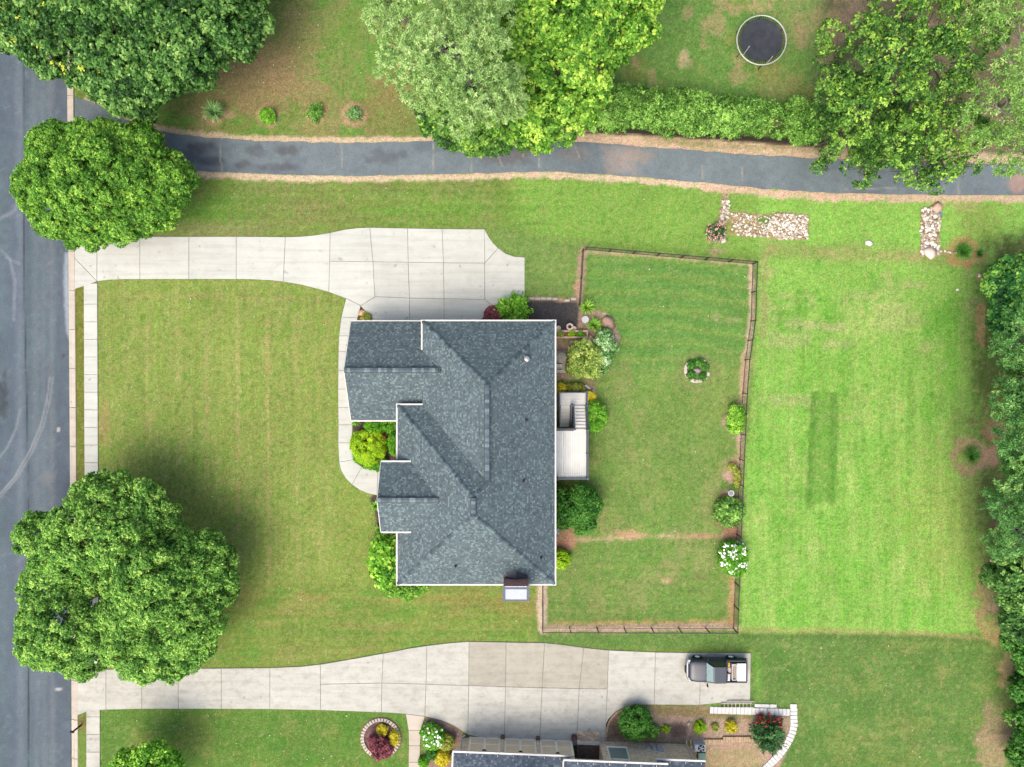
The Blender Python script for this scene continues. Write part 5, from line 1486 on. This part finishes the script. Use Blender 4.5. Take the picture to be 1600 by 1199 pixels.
# ---- left side
tree("round bright green maple between the road and the two driveways at upper left", (150,298),
 [(160,285,4.9,69),(66,287,3.7,40),(92,236,3.7,42),(150,236,4.2,44),(208,238,4.0,44),(252,285,3.8,46),(240,322,3.7,38),(195,338,3.8,42),(135,345,3.7,42),(90,325,3.9,44),(110,285,4.6,54),(210,285,4.6,54)],
 PAL['maple'], .2, spacing=.215, leaf=.135, cr=.15, per=12, sr=.36, tone=(.47,.13,.2))
tree("huge dark green tree filling the upper left corner", (190,30),
 [(30,22,5.1,60),(100,60,5.5,64),(190,40,7.0,75),(190,118,5.3,54),(268,62,6.4,69),(338,42,5.6,58),(376,32,4.8,42),(125,98,4.4,40),(288,98,4.8,44),(60,-40,6.0,83),(200,-60,7.6,114),(330,-60,6.0,93),(222,146,4.1,33),(230,105,5.8,52)],
 PAL['oak'], .32, spacing=.34, leaf=.22, cr=.22, per=12, sr=.5, dens=.9, tone=(.42,.17,.16))
oakt = next(o for o in bpy.data.objects if o.get("label", "").startswith("huge dark green tree"))
q = in_poly(60, [(0,5),(60,5),(200,0),(215,60),(200,90),(150,140),(100,120),(40,90),(0,66)])
cc = np.array([W(a, b_, 7.2) for a, b_ in q]); cc[:,2] = 6.4+rng.uniform(-.3,1.1,60)
cc = np.array([W(a, b_, z) for (a, b_), z in zip(q, cc[:,2])])
kk = np.repeat(np.arange(60), 10); ee = unit(rng.normal(size=(600, 3))+np.array((0,0,.6)))
v, f = leaf_quads(cc[kk]+ee*.18, unit(ee+np.array((0,0,1.0))), rng.uniform(.14,.24,600), .6)
raw_mesh("yellow_leaves", v, f, leafmat("yellowing_leaf", AL(140,170,50), AL(190,202,66), AL(226,224,110)), oakt, tone=rng.uniform(.2,.9,2400))["kind"] = "stuff"
tree("rounded tree by the kerb, topmost of the lower left trio", (140,835),
 [(165,792,4.2,52),(212,790,4.1,43),(240,812,3.8,37),(132,832,5.1,57),(190,842,5.3,50),(62,836,3.7,33),(98,870,4.2,45),(148,892,3.3,40)],
 PAL['elm'], .2, spacing=.215, leaf=.135, cr=.15, per=12, sr=.36, tone=(.47,.13,.2))
tree("widest tree of the lower left trio, reaching over the front lawn", (225,935),
 [(300,882,4.2,52),(345,886,3.5,27),(330,915,3.9,37),(240,912,5.6,63),(290,962,4.8,53),(228,990,4.8,59),(270,1018,3.7,41),(192,955,4.2,36),(305,1000,3.7,32),(225,1030,3.6,32)],
 PAL['elm'], .22, spacing=.215, leaf=.135, cr=.15, per=12, sr=.36, tone=(.47,.13,.2))
tree("tree of the lower left trio hanging over the road", (105,965),
 [(84,925,4.1,46),(95,978,4.6,55),(76,1000,3.9,39),(128,1018,3.9,39),(146,1000,3.9,38)],
 PAL['elm'], .2, spacing=.215, leaf=.135, cr=.15, per=12, sr=.36, tone=(.47,.13,.2))
tree("small loose tree cut off by the bottom edge at lower left", (232,1192),
 [(205,1198,2.9,24),(236,1190,3.3,26),(262,1200,2.9,20),(230,1232,3.4,43)], PAL['fresh'], .1, spacing=.3, leaf=.2, cr=.22, per=9, sr=.55)
# ---- upper middle
tree("yellow green broadleaf tree behind the tall pine at top centre", (860,95),
 [(880,25,10,66),(950,25,9,64),(988,45,8.5,34),(820,55,10,58),(862,118,9.6,56),(912,108,9,50),(800,170,8,50),(860,182,7.4,46),(900,168,7,36),(905,60,10,50),(980,-40,9,70),(860,-50,10,90)],
 PAL['lime'], .3, spacing=.36, leaf=.22, cr=.26, per=11, sr=.5, keep=.7, dens=.8, tone=(.5,.18,.18))
tree("lower leafy tree overhanging the asphalt drive below the tall pine", (745,190),
 [(690,188,5,36),(735,205,5,30),(775,212,4.6,26),(745,180,6,40),(820,205,5,28),(712,215,4,14),(742,228,4,12),(846,218,4,13)],
 PAL['wood'], .16, spacing=.3, leaf=.22, cr=.24, per=10, sr=.5)

def pine(label, base, lob, pal, tr=.25, dens=1.0, tuft=.19, nn_=26, group=None, sr=.6, sp=.34, twigs=6):
    bx = W(*base); o = thing("pine_tree", bx, label, "tree", group)
    L = [wl(*l) for l in lob]
    limbs(bx, L, tr, o, m=twigm, fork=.6, twigs=twigs, tw=.028)
    P, Nn, Rr = sublobes(L, sr, .7, -.3, dens)
    c, d, gi = clump_points(P, Nn, Rr, sp)
    k = np.repeat(np.arange(len(c)), nn_)
    e = unit(np.array((0, 0, .35)) + unit(rng.normal(size=(len(k), 3))))
    rad = (tuft*rng.uniform(.75, 1.2, len(c)))[k][:,None]
    pos = c[k] + e*rad*rng.uniform(.35, 1.0, (len(k), 1))
    nrm = unit(unit(np.cross(e, rng.normal(size=(len(k), 3)))) + e*.6)
    v, f = leaf_quads(pos, nrm, rad[:,0]*.85*rng.uniform(.8, 1.2, len(k)), .30, e)
    tn = .5 + (rng.normal(size=len(P))*.08)[gi][k] + (rng.normal(size=len(c))*.12)[k] + rng.normal(size=len(k))*.1
    raw_mesh("crown", v, f, pal, o, tone=np.clip(np.repeat(tn, 4), 0, 1))
    return o
pine("tall pale pine with tufted needles at top centre", (705,92),
 [(620,25,13,44),(690,15,15,56),(755,25,14,48),(640,95,13,42),(690,85,15.4,56),(738,135,14.8,56),(792,140,13,40),(720,178,13,34),(662,135,12.6,36),(600,22,11.5,28),(745,85,15,46),(775,165,12.5,36)], PAL['pine'], .28, dens=.9, tuft=.2, nn_=44, sr=.5, sp=.56)
# ---- upper right wood
kw = dict(sr=.40, spacing=.38, leaf=.17, cr=.24, per=11, core=False, keep=.5, dens=.29, zmin=-.05, tone=(.5,.2,.18))
G = "trees in the wood at the upper right"
tree("loose green tree beside the trampoline lawn in the upper right wood", (1335,175), [(1300,72,6,30),(1332,118,7,44),(1300,150,6.4,36),(1345,180,7.4,48),(1320,222,6,38),(1345,262,5,24),(1352,282,4.6,12),(1285,212,5.2,26),(1290,248,4.6,14),(1282,258,4.4,9)], PAL['wood'], .2, G, twigs=9, **kw)
tree("tall tree at the top edge of the upper right wood", (1445,80), [(1445,35,10,56),(1398,88,10,52),(1460,108,10,52),(1505,60,10,56),(1395,25,9,44),(1425,158,9,46),(1482,158,8,42),(1440,-40,10,70),(1355,60,8,34)], PAL['wood'], .26, G, twigs=9, **kw)
tree("wood tree whose branches droop over the asphalt drive at right", (1432,228), [(1398,222,7,42),(1450,208,7.4,46),(1430,262,5.4,32),(1472,248,6,32),(1492,208,6.6,42),(1408,270,4.8,20),(1462,272,4.8,24),(1436,284,4.4,12),(1508,262,5,16)], PAL['wood'], .2, G, twigs=9, **kw)
tree("low shaded tree at the end of the evergreen hedge", (1370,200), [(1365,195,3.6,44),(1375,225,3,28),(1310,190,2.6,26),(1345,150,3.5,36),(1420,190,3.6,40)], PAL['oak'], .14, G, twigs=4, sr=.5, spacing=.32, leaf=.2, cr=.26, per=9, core=False, keep=.6)
pine("pale loose pine at the right edge of the upper right wood", (1565,170), [(1558,180,12,46),(1592,118,13,46),(1575,238,11,36),(1592,40,12,52),(1600,200,11,40),(1540,225,10,28),(1540,30,11,40)], PAL['pineb'], .24, .75, .24, 22, G, twigs=8, sp=.72)
# ---- right edge wood
G = "trees along the right edge wood"
tree("glossy dark broadleaf tree, topmost along the right edge", (1590,462), [(1582,438,4,32),(1592,482,4.2,38),(1572,505,3.5,16),(1618,450,4.4,44)], PAL['glossy'], .14, G, sr=.5, spacing=.3, leaf=.26, cr=.26, per=10)
pine("pine at the right edge just below the glossy dark tree", (1602,555), [(1582,542,8,24),(1598,520,9,34),(1574,618,8,22),(1605,590,9,40)], PAL['edge'], .18, .9, .24, 38, G, sp=.6)
pine("bright tufted pine at the right edge beside the bare earth ring", (1602,670), [(1588,640,9,32),(1603,690,10,44),(1585,715,7,16),(1620,650,9,40)], PAL['edge'], .18, .9, .24, 38, G, sp=.6)
pine("grey green pine at the right edge below the bare earth ring", (1600,790), [(1592,758,9,32),(1568,792,8,24),(1602,820,10,46),(1574,842,7,26)], PAL['edge'], .2, .9, .24, 38, G, sp=.6)
tree("dark leafy tree at the right edge above the lawn boundary", (1600,915), [(1590,885,6,36),(1598,935,5,36),(1585,975,3.4,18),(1618,900,6,40),(1562,905,4,18)], PAL['oak'], .16, G, sr=.5, spacing=.3, leaf=.22, cr=.24, per=10)
tree("low leafy growth at the right edge near the lower corner", (1612,1120), [(1606,1080,1.6,24),(1608,1130,1.8,26),(1604,1180,1.6,24),(1610,1040,1.6,18)], PAL['dark'], .08, G, sr=.45, spacing=.28, leaf=.2, cr=.2, per=8)

pine("dark pine filling the gap right of the bare earth ring", (1612,735), [(1600,735,7,26),(1612,760,8,34),(1606,700,6,24)], PAL['edge'], .16, 1.0, .22, 34, G, sp=.5)
tree("dense dark tree between the right edge pines near the top", (1606,535), [(1600,535,4.5,30),(1605,580,4.5,30),(1603,625,4,26),(1608,500,4.5,28)], PAL['oak'], .14, G, sr=.4, spacing=.28, leaf=.17, cr=.2, per=10)
tree("dark leafy tree at the right edge below the grey green pine", (1606,855), [(1602,850,4.5,32),(1606,800,4.5,30),(1612,880,5,34)], PAL['oak'], .14, G, sr=.4, spacing=.28, leaf=.17, cr=.2, per=10)
tree("dark leafy tree at the right edge level with the lawn boundary", (1606,1000), [(1602,1000,3,26),(1600,970,3,24),(1606,1030,2.6,22)], PAL['dark'], .1, G, sr=.4, spacing=.26, leaf=.17, cr=.2, per=9)

# ================================================================= SHRUBS
def shrub(label, px, py, rpx, h, pal, leaf=.1, lob=None, spacing=None, per=8, sr=None, group=None, ry=None, flowers=None, cat="shrub", name="shrub", aspect=.6, radial=0, core=True, tone=(.48,.10,.14), up=.5, stems=True, rag=.4):
    """rounded shrub; rpx radius in photo scale at its middle height"""
    bx = W(px, py, h*.55); bx = (bx[0], bx[1], 0)
    o = thing(name, bx, label, cat, group)
    r = rpx*GS*(HC-h*.55)/HC
    if lob is None:
        rz = h*.52
        if ry is not None:
            ryw = ry*GS; n = 3
            L = [(bx[0]+(dx)*(r-min(r,ryw)), bx[1]+dx*0+dyy*(max(ryw-r, 0)), h-rz, min(r, ryw), rz) for dx, dyy in ((0,-1),(0,0),(0,1),(-1,0),(1,0))]
        else: L = [(bx[0], bx[1], h-rz, r, rz)]
    else:
        L = [(W(a, b_, h*.5)[0], W(a, b_, h*.5)[1], h*.5, q*GS, h*.5) for a, b_, q in lob]
    s = sr or max(.14, r*.2)
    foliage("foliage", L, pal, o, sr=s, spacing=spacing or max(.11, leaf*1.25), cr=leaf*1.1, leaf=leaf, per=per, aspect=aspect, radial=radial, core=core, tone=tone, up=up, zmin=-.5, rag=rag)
    if stems:
        m = MB()
        for k in range(4):
            t = 2*math.pi*k/4+.4; m.tube([(bx[0]+.05*math.cos(t), bx[1]+.05*math.sin(t), -.03),(bx[0]+r*.4*math.cos(t), bx[1]+r*.4*math.sin(t), h*.55)], [.03,.012], 6)
        m.build("stem", barkm, o)
    if flowers:
        n, fr, fm_, nm = flowers
        d = sph(n, .05); c = np.concatenate([np.array(l[:3])+sph(max(1, n//len(L)), -.1)*np.array((l[3], l[3], l[4]))*1.07+np.array((0,0,.06)) for l in L])
        rocks(nm, c, fr*rng.uniform(.75, 1.2, len(c)), fm_, o, .8, .12)["kind"] = "stuff"
    return o
whitef = stonemat("white_petal", AL(226,232,206), AL(246,246,240), AL(252,252,250))
pinkf = stonemat("pink_petal", AL(206,140,140), A(232,180,172), A(246,214,204))
redf = stonemat("red_petal", A(150,24,40), A(196,44,60), A(226,90,96))

def blades(label, px, py, rpx, h, pal, n=120, w=.04, name="grass_clump", cat="plant", group=None, flowers=None, curve=.5):
    """arching blades from one crown"""
    bx = W(px, py, h*.4); bx = (bx[0], bx[1], 0); o = thing(name, bx, label, cat, group)
    r = rpx*GS
    a = rng.uniform(0, 2*math.pi, n); rr = r*rng.uniform(.45, 1.05, n); hh = h*rng.uniform(.5, 1.1, n)
    s = rng.uniform(0, .12, (n, 2))*r
    vs = []; seg = 4
    b0 = np.stack([bx[0]+np.cos(a)*s[:,0], bx[1]+np.sin(a)*s[:,0], np.zeros(n)], 1)
    pd = np.stack([-np.sin(a), np.cos(a), np.zeros(n)], 1)
    V = []
    for i in range(seg+1):
        t = i/seg
        q = b0 + np.stack([np.cos(a)*rr*t, np.sin(a)*rr*t, hh*(math.sin(t*math.pi*.5*(1+curve*.6)))], 1)
        ww = w*(1-t**2)*.5+.004
        V += [q-pd*ww, q+pd*ww]
    V = np.stack(V, 1)
    f = [[2*i, 2*i+1, 2*i+3, 2*i+2] for i in range(seg)]
    F = (np.array(f)[None]+(2*(seg+1))*np.arange(n)[:,None,None]).reshape(-1, 4)
    tn = np.clip(.5+rng.normal(size=n)*.2, 0, 1)
    raw_mesh("blades", V.reshape(-1, 3), F, pal, o, tone=np.repeat(tn, 2*(seg+1)))
    return o

def bush_spray(label, px, py, rpx, h, pal, leaf=.16, nb=70, flowers=None, per=26, aspect=.35, name="shrub", group=None):
    """loose bush: arching twigs with slim leaves along them"""
    bx = W(px, py, h*.5); bx = (bx[0], bx[1], 0); o = thing(name, bx, label, "shrub", group)
    r = rpx*GS; d = sph(nb, .05); tips = np.array((bx[0], bx[1], 0)) + d*np.array((r, r, h))*rng.uniform(.75, 1.05, (nb, 1))
    m = MB(); pos = []; tg = []
    for tpt in tips:
        b0 = np.array(bx)+np.array((*(rng.normal(size=2)*.06), 0)); mid = (b0+tpt)/2+np.array((0, 0, h*.18))
        m.tube([b0, mid, tpt], [.018,.012,.004], 4, False)
        t = rng.uniform(.25, 1.03, per)[:,None]
        q = (1-t)**2*b0+2*t*(1-t)*(mid+(0,0,.1))+t*t*tpt
        pos.append(q+rng.normal(size=(per, 3))*leaf*.35); tg.append(np.repeat((tpt-b0)[None], per, 0)+rng.normal(size=(per, 3))*.5)
    m.build("twigs", barkm, o, kind="stuff")
    pos = np.concatenate(pos); tg = np.concatenate(tg); n = len(pos)
    v, f = leaf_quads(pos, unit(np.array((0, 0, 1.0))+rng.normal(size=(n, 3))*.5), leaf*rng.uniform(.7, 1.3, n), aspect, tg)
    raw_mesh("foliage", v, f, pal, o, tone=np.clip(np.repeat(np.repeat(.45+rng.normal(size=nb)*.12, per)+rng.normal(size=n)*.15, 4), 0, 1))
    if flowers:
        k, fr, fmat, nm = flowers
        c = tips[np.argsort(rng.random(nb))[:k]] if not callable(k) else tips[k(tips)]
        cc = np.repeat(c, 5, 0)+rng.normal(size=(len(c)*5, 3))*fr*.8
        rocks(nm, cc, fr*rng.uniform(.5, 1, len(cc)), fmat, o, .9, .2)["kind"] = "stuff"
    return o

# front bed between the gables
shrub("big round chartreuse bush where the front walk curves", 577, 697, 27, 1.3, PAL['chart'], .10)
shrub("low green hedge bush under the big chartreuse bush along the curved walk", 580, 716, 26, .55, PAL['box'], .09, lob=[(566,712,12),(578,720,12),(592,723,11),(560,702,8)])
shrub("clipped green bush beneath the garage eave in the front bed", 586, 667, 15, 1.1, PAL['box'], .085)
shrub("clipped green bush in the inner corner of the front bed", 610, 664, 13, 1.1, PAL['box'], .085)
shrub("tall oval green bush against the recessed front wall", 618, 693, 12, 1.5, PAL['box'], .08, lob=[(618,685,9),(618,695,10),(618,703,8)])
bush_spray("dark shrub with red blooms in the middle of the front bed", 601, 687, 12, 1.0, PAL['crape'], .15, 40, (12, .09, redf, "flower_heads"))
blades("variegated leafy plant by the walk under the garage corner", 557, 660, 9, .35, PAL['fresh'], 60, .07)
# lower left front bed
blades("bright leafy clump just below the front walk's end", 588, 790, 9, .45, PAL['fresh'], 70, .08)
blades("bright leafy clump at the lower corner of the front gable", 594, 827, 9, .45, PAL['fresh'], 70, .08)
blades("feathery upright plant above the big leaved bush at the front wall", 616, 839, 10, .8, PAL['hedge'], 110, .05)
shrub("large big leaved bush filling the lower front corner of the house", 602, 876, 22, 1.2, PAL['fresh'], .3, lob=[(603,855,15),(598,872,16),(608,885,16),(603,898,14),(618,868,13),(595,888,11)], per=5, spacing=.3, aspect=.8, sr=.4, tone=(.5,.16,.16))
shrub("yellow leaved coleus clump at the left tip of the lower front bed", 584, 890, 5, .4, PAL['gold'], .13)
shrub("row of yellow green plants along the house's lower front corner", 632, 917, 30, .7, PAL['lime'], .17, lob=[(603,912,7),(614,920,9),(626,922,9),(637,926,10),(648,920,8),(660,917,6)], sr=.25)
# driveway side
bush_spray("spreading green bush in the mulch bed at the driveway corner", 803, 482, 29, 1.9, PAL['fresh'], .22, 110, None, 34, .42)
shrub("low burgundy shrub between the driveway and the house wall", 771, 493, 13, .6, PAL['burg'], .11)
shrub("tiny tan shrub in the corner where the front walk meets the driveway", 572, 497, 6, .3, PAL['olive'], .09)
# patio garden
blades("arching lime lily clump at the end of the fence by the mulch bed", 917, 480, 13, .6, PAL['lime'], 150, .06)
blades("arching lime lily clump beside the white bird bath", 929, 508, 13, .6, PAL['lime'], 150, .06)
shrub("large golden green shrub behind the house patio", 915, 562, 30, 1.7, PAL['sage'], .14, lob=[(908,552,17),(924,560,18),(905,571,15),(926,574,15),(912,562,20)], sr=.3, rag=.8, tone=(.5,.16,.18))
shrub("blue green shrub at the outer side of the patio garden", 946, 545, 19, 1.4, PAL['blue'], .17, lob=[(944,532,12),(950,545,12),(943,558,11),(936,576,8)], sr=.28, rag=.8, tone=(.45,.18,.18))
for k, (px, r, pal_, l) in enumerate(((876,5,'olive',"dry olive"),(893,6,'chart',"bright lime"),(908,6,'box',"green"))):
    shrub(f"{l} plant inside the timber planter", px, 522.5, r*.7, .6, PAL[pal_], .08, stems=False)
shrub("small yellow shrub between house wall and deck landing", 877, 606, 6, .6, PAL['gold'], .1)
shrub("low olive plants above the deck landing", 896, 606, 10, .4, PAL['olive'], .09, lob=[(890,606,5),(900,607,6),(908,606,5)])
shrub("yellow shrub at the outer corner of the deck landing", 921, 621, 8, .7, PAL['gold'], .11)
shrub("round bright green shrub hugging the outer side of the deck stair", 931, 648, 15, 1.3, PAL['fresh'], .13, lob=[(929,641,13),(932,650,13),(928,660,11)], sr=.35)
shrub("big round dark green bush against the back wall below the deck", 898, 795, 37, 2.6, PAL['dark'], .13, sr=.55)
shrub("small chartreuse bush at the back wall below the big round bush", 876, 874, 13, .9, PAL['chart'], .12)
shrub("light leafy shrub by the fence at the upper bed", 1150, 654, 14, .9, PAL['fresh'], .14, lob=[(1150,645,10),(1151,655,12),(1149,664,10)], sr=.3, tone=(.55,.16,.18))
shrub("round mottled green shrub by the fence below the white bird bath", 1140, 800, 20, 1.2, PAL['hedge'], .16, sr=.35, tone=(.5,.2,.22))
shrub("white hydrangea in full bloom by the fence", 1145, 870, 23, 1.3, PAL['box'], .14, lob=[(1138,862,13),(1152,860,12),(1147,872,15),(1138,877,12),(1153,881,12),(1146,888,9)], rag=.8, flowers=(330, .09, whitef, "flower_heads"))
shrub("low green plants in the round lawn bed", 1089, 572, 14, .35, PAL['dark'], .1, lob=[(1079,570,5),(1092,566,5),(1102,573,4),(1080,586,5),(1098,589,4)], sr=.14, core=False)
shrub("tiny yellow green plants by the fence above the white bird bath", 1152, 745, 6, .35, PAL['olive'], .09, lob=[(1151,736,5),(1153,746,5),(1152,756,4),(1144,730,5)])
bush_spray("dark rose bush covered in pink blooms at the rocky gully's foot", 1120, 362, 16, .9, PAL['crape'], .13, 70, (42, .07, pinkf, "flower_heads"))
blades("dark grass clump in bare earth beside the narrow rock bed", 1505, 393, 14, .6, PAL['dark'], 220, .035)
blades("smaller grass clump at the wood edge right of the dark grass clump", 1530, 397, 8, .4, PAL['dark'], 110, .035)
blades("grass clump inside the bare earth ring on the right lawn", 1517, 712, 13, .6, PAL['dark'], 220, .035)
# young shrubs on the upper lawn
blades("spiky light green plant, leftmost of four on the upper lawn", 335, 176, 19, .9, PAL['blue'], 170, .06)
shrub("dense round green shrub, second from left of four on the upper lawn", 418, 181, 11, .7, PAL['fresh'], .09)
bush_spray("loose dark green shrub, third from left of four on the upper lawn", 492, 175, 16, .9, PAL['hedge'], .18, 50, None, 22, .35)
bush_spray("blue green shrub in a bare earth ring, rightmost of four on the upper lawn", 552, 177, 13, .9, PAL['blue'], .16, 50, None, 22, .35)
# evergreen hedge
ORD = ('first','second','third','fourth','fifth','sixth','seventh','eighth','ninth','tenth','eleventh','twelfth','thirteenth')
for k, (px, py, rx) in enumerate(((938,176,20),(966,174,20),(994,176,20),(1022,178,20),(1050,181,19),(1077,183,19),(1104,185,19),(1131,187,19),(1157,190,18),(1178,191,14),(1217,192,18),(1243,194,19),(1270,197,19))):
    shrub(("leftmost tall evergreen hedge shrub, half under the broadleaf tree" if k == 0 else "last tall evergreen shrub at the right end of the hedge row" if k == 12 else f"tall evergreen shrub, {ORD[k]} from the left in the hedge row"), px, py, rx, 2.4, PAL['hedge'], .2, lob=[(px,py-14,rx),(px+1,py+3,rx),(px-2,py-6,rx*1.05)], per=9, spacing=.26, sr=.4, aspect=.35, group="evergreen shrubs of the hedge row", name="hedge_shrub", radial=1, tone=(.45,.22,.22), rag=1.25, core=False)
# brush pile
bp = thing("brush_pile", W(940,127), "pile of brown cut branches on the lawn beside the hedge", "brush pile")
m = MB()
for k in range(90):
    x, y, _ = W(940+rng.uniform(-14,12), 128+rng.uniform(-20,20)); a = rng.uniform(0, math.pi); l = rng.uniform(.3, .8); z = rng.uniform(.05, .4)
    m.tube([(x-l*math.cos(a), y-l*math.sin(a), z),(x+l*math.cos(a), y+l*math.sin(a), z+rng.uniform(-.05,.15))], [.025,.01], 5, False)
m.build("branches", mat("brown_branch", A(170,134,110), .95, .3, 4, 16), bp, kind="stuff")
# neighbour's beds
shrub("big clipped round bush in the neighbour's bed beside the brick wall", 993, 1131, 24, 1.6, PAL['dark'], .10, tone=(.5,.1,.16))
shrub("small bluish green bush touching the neighbour's big clipped bush", 1019, 1144, 9, .7, PAL['hedge'], .1)
bush_spray("small yellow green shrub next to the meter boxes", 1041, 1140, 8, .5, PAL['chart'], .12, 24, None, 18, .5)
shrub("small clipped green shrub, left of two below the ladder", 1094, 1137, 8, .5, PAL['chart'], .09)
shrub("small yellow green shrub, right of two below the ladder", 1143, 1135, 8, .5, PAL['gold'], .09, tone=(.25,.2,.2))
shrub("tiny grey green sprig between the two small shrubs below the ladder", 1118, 1136, 4, .25, PAL['olive'], .08)
bush_spray("large dark bush with red flower tips inside the curve of white pavers", 1203, 1152, 29, 1.9, PAL['crape'], .25, 130, (lambda t: (t[:,1] > np.quantile(t[:,1], .86)) & (t[:,2] < 1.6), .1, redf, "flower_heads"), 34, .3)
shrub("white hydrangea in the neighbour's bed beside the garden walk", 675, 1150, 17, 1.1, PAL['box'], .14, lob=[(670,1144,10),(682,1147,10),(674,1156,11),(683,1158,8)], rag=.8, flowers=(110, .095, whitef, "flower_heads"))
shrub("olive green bush right of the neighbour's white hydrangea", 697, 1160, 11, .9, PAL['olive'], .09)
shrub("small dark green globe bush below the neighbour's white hydrangea", 675, 1178, 8, .7, PAL['dark'], .08)
shrub("yellow globe bush at the corner of the slate blue roof", 692, 1185, 11, .8, PAL['gold'], .08, tone=(.4,.1,.14))
shrub("small mixed green bush beside the lower garden walk", 662, 1191, 7, .5, PAL['box'], .09)
shrub("yellow globe shrub at the top of the stone ring bed", 597, 1141, 7.5, .6, PAL['gold'], .07)
shrub("yellow globe shrub at the right of the stone ring bed", 616, 1153, 7.5, .6, PAL['gold'], .07, lob=[(616,1149,6),(616,1157,6)])
shrub("tiny yellow shrub at the left of the stone ring bed", 580, 1156, 4, .35, PAL['gold'], .06)
shrub("burgundy leaved dwarf tree in the stone ring bed", 595, 1166, 18, 1.2, PAL['burg'], .13, lob=[(590,1162,9),(602,1167,10),(594,1175,9),(584,1152,4)], sr=.2, rag=1, core=False, spacing=.2)
# fallen leaves and clover heads on the turf
areas = [[(160,445),(525,470),(525,760),(585,800),(590,900),(840,925),(840,995),(500,1030),(340,1040),(300,760),(160,730)], [(920,400),(1165,420),(1150,980),(860,980),(930,650)], [(1195,320),(1520,330),(1520,980),(1165,980)], [(250,10),(600,10),(660,210),(350,205)], [(1180,1000),(1560,1010),(1540,1190),(1260,1190)], [(300,285),(850,285),(1100,305),(1100,370),(830,360),(520,345),(300,360)], [(165,1115),(560,1118),(560,1195),(300,1195)]]
q = np.concatenate([in_poly(n, a) for n, a in zip((170,120,110,120,60,90,60), areas)]); n = len(q)
pos = np.array([W(a, b_)[:2]+(.05,) for a, b_ in q])
v, f = leaf_quads(pos, unit(np.array((0,0,1.0))+rng.normal(size=(n,3))*.35), rng.uniform(.05,.15,n), .75)
tag(raw_mesh("fallen_leaves", v, f, leafmat("dry_leaf", A(150,120,70), A(214,196,150), A(244,240,224), .1), tone=np.repeat(rng.uniform(0,1,n), 4)), "scattered pale fallen leaves and clover heads across the lawns", "leaves", kind="stuff")
print("TRIS", sum(len(o.data.loops)-2*len(o.data.polygons) for o in bpy.data.objects if o.type == 'MESH'), "OBJ", len(bpy.data.objects))
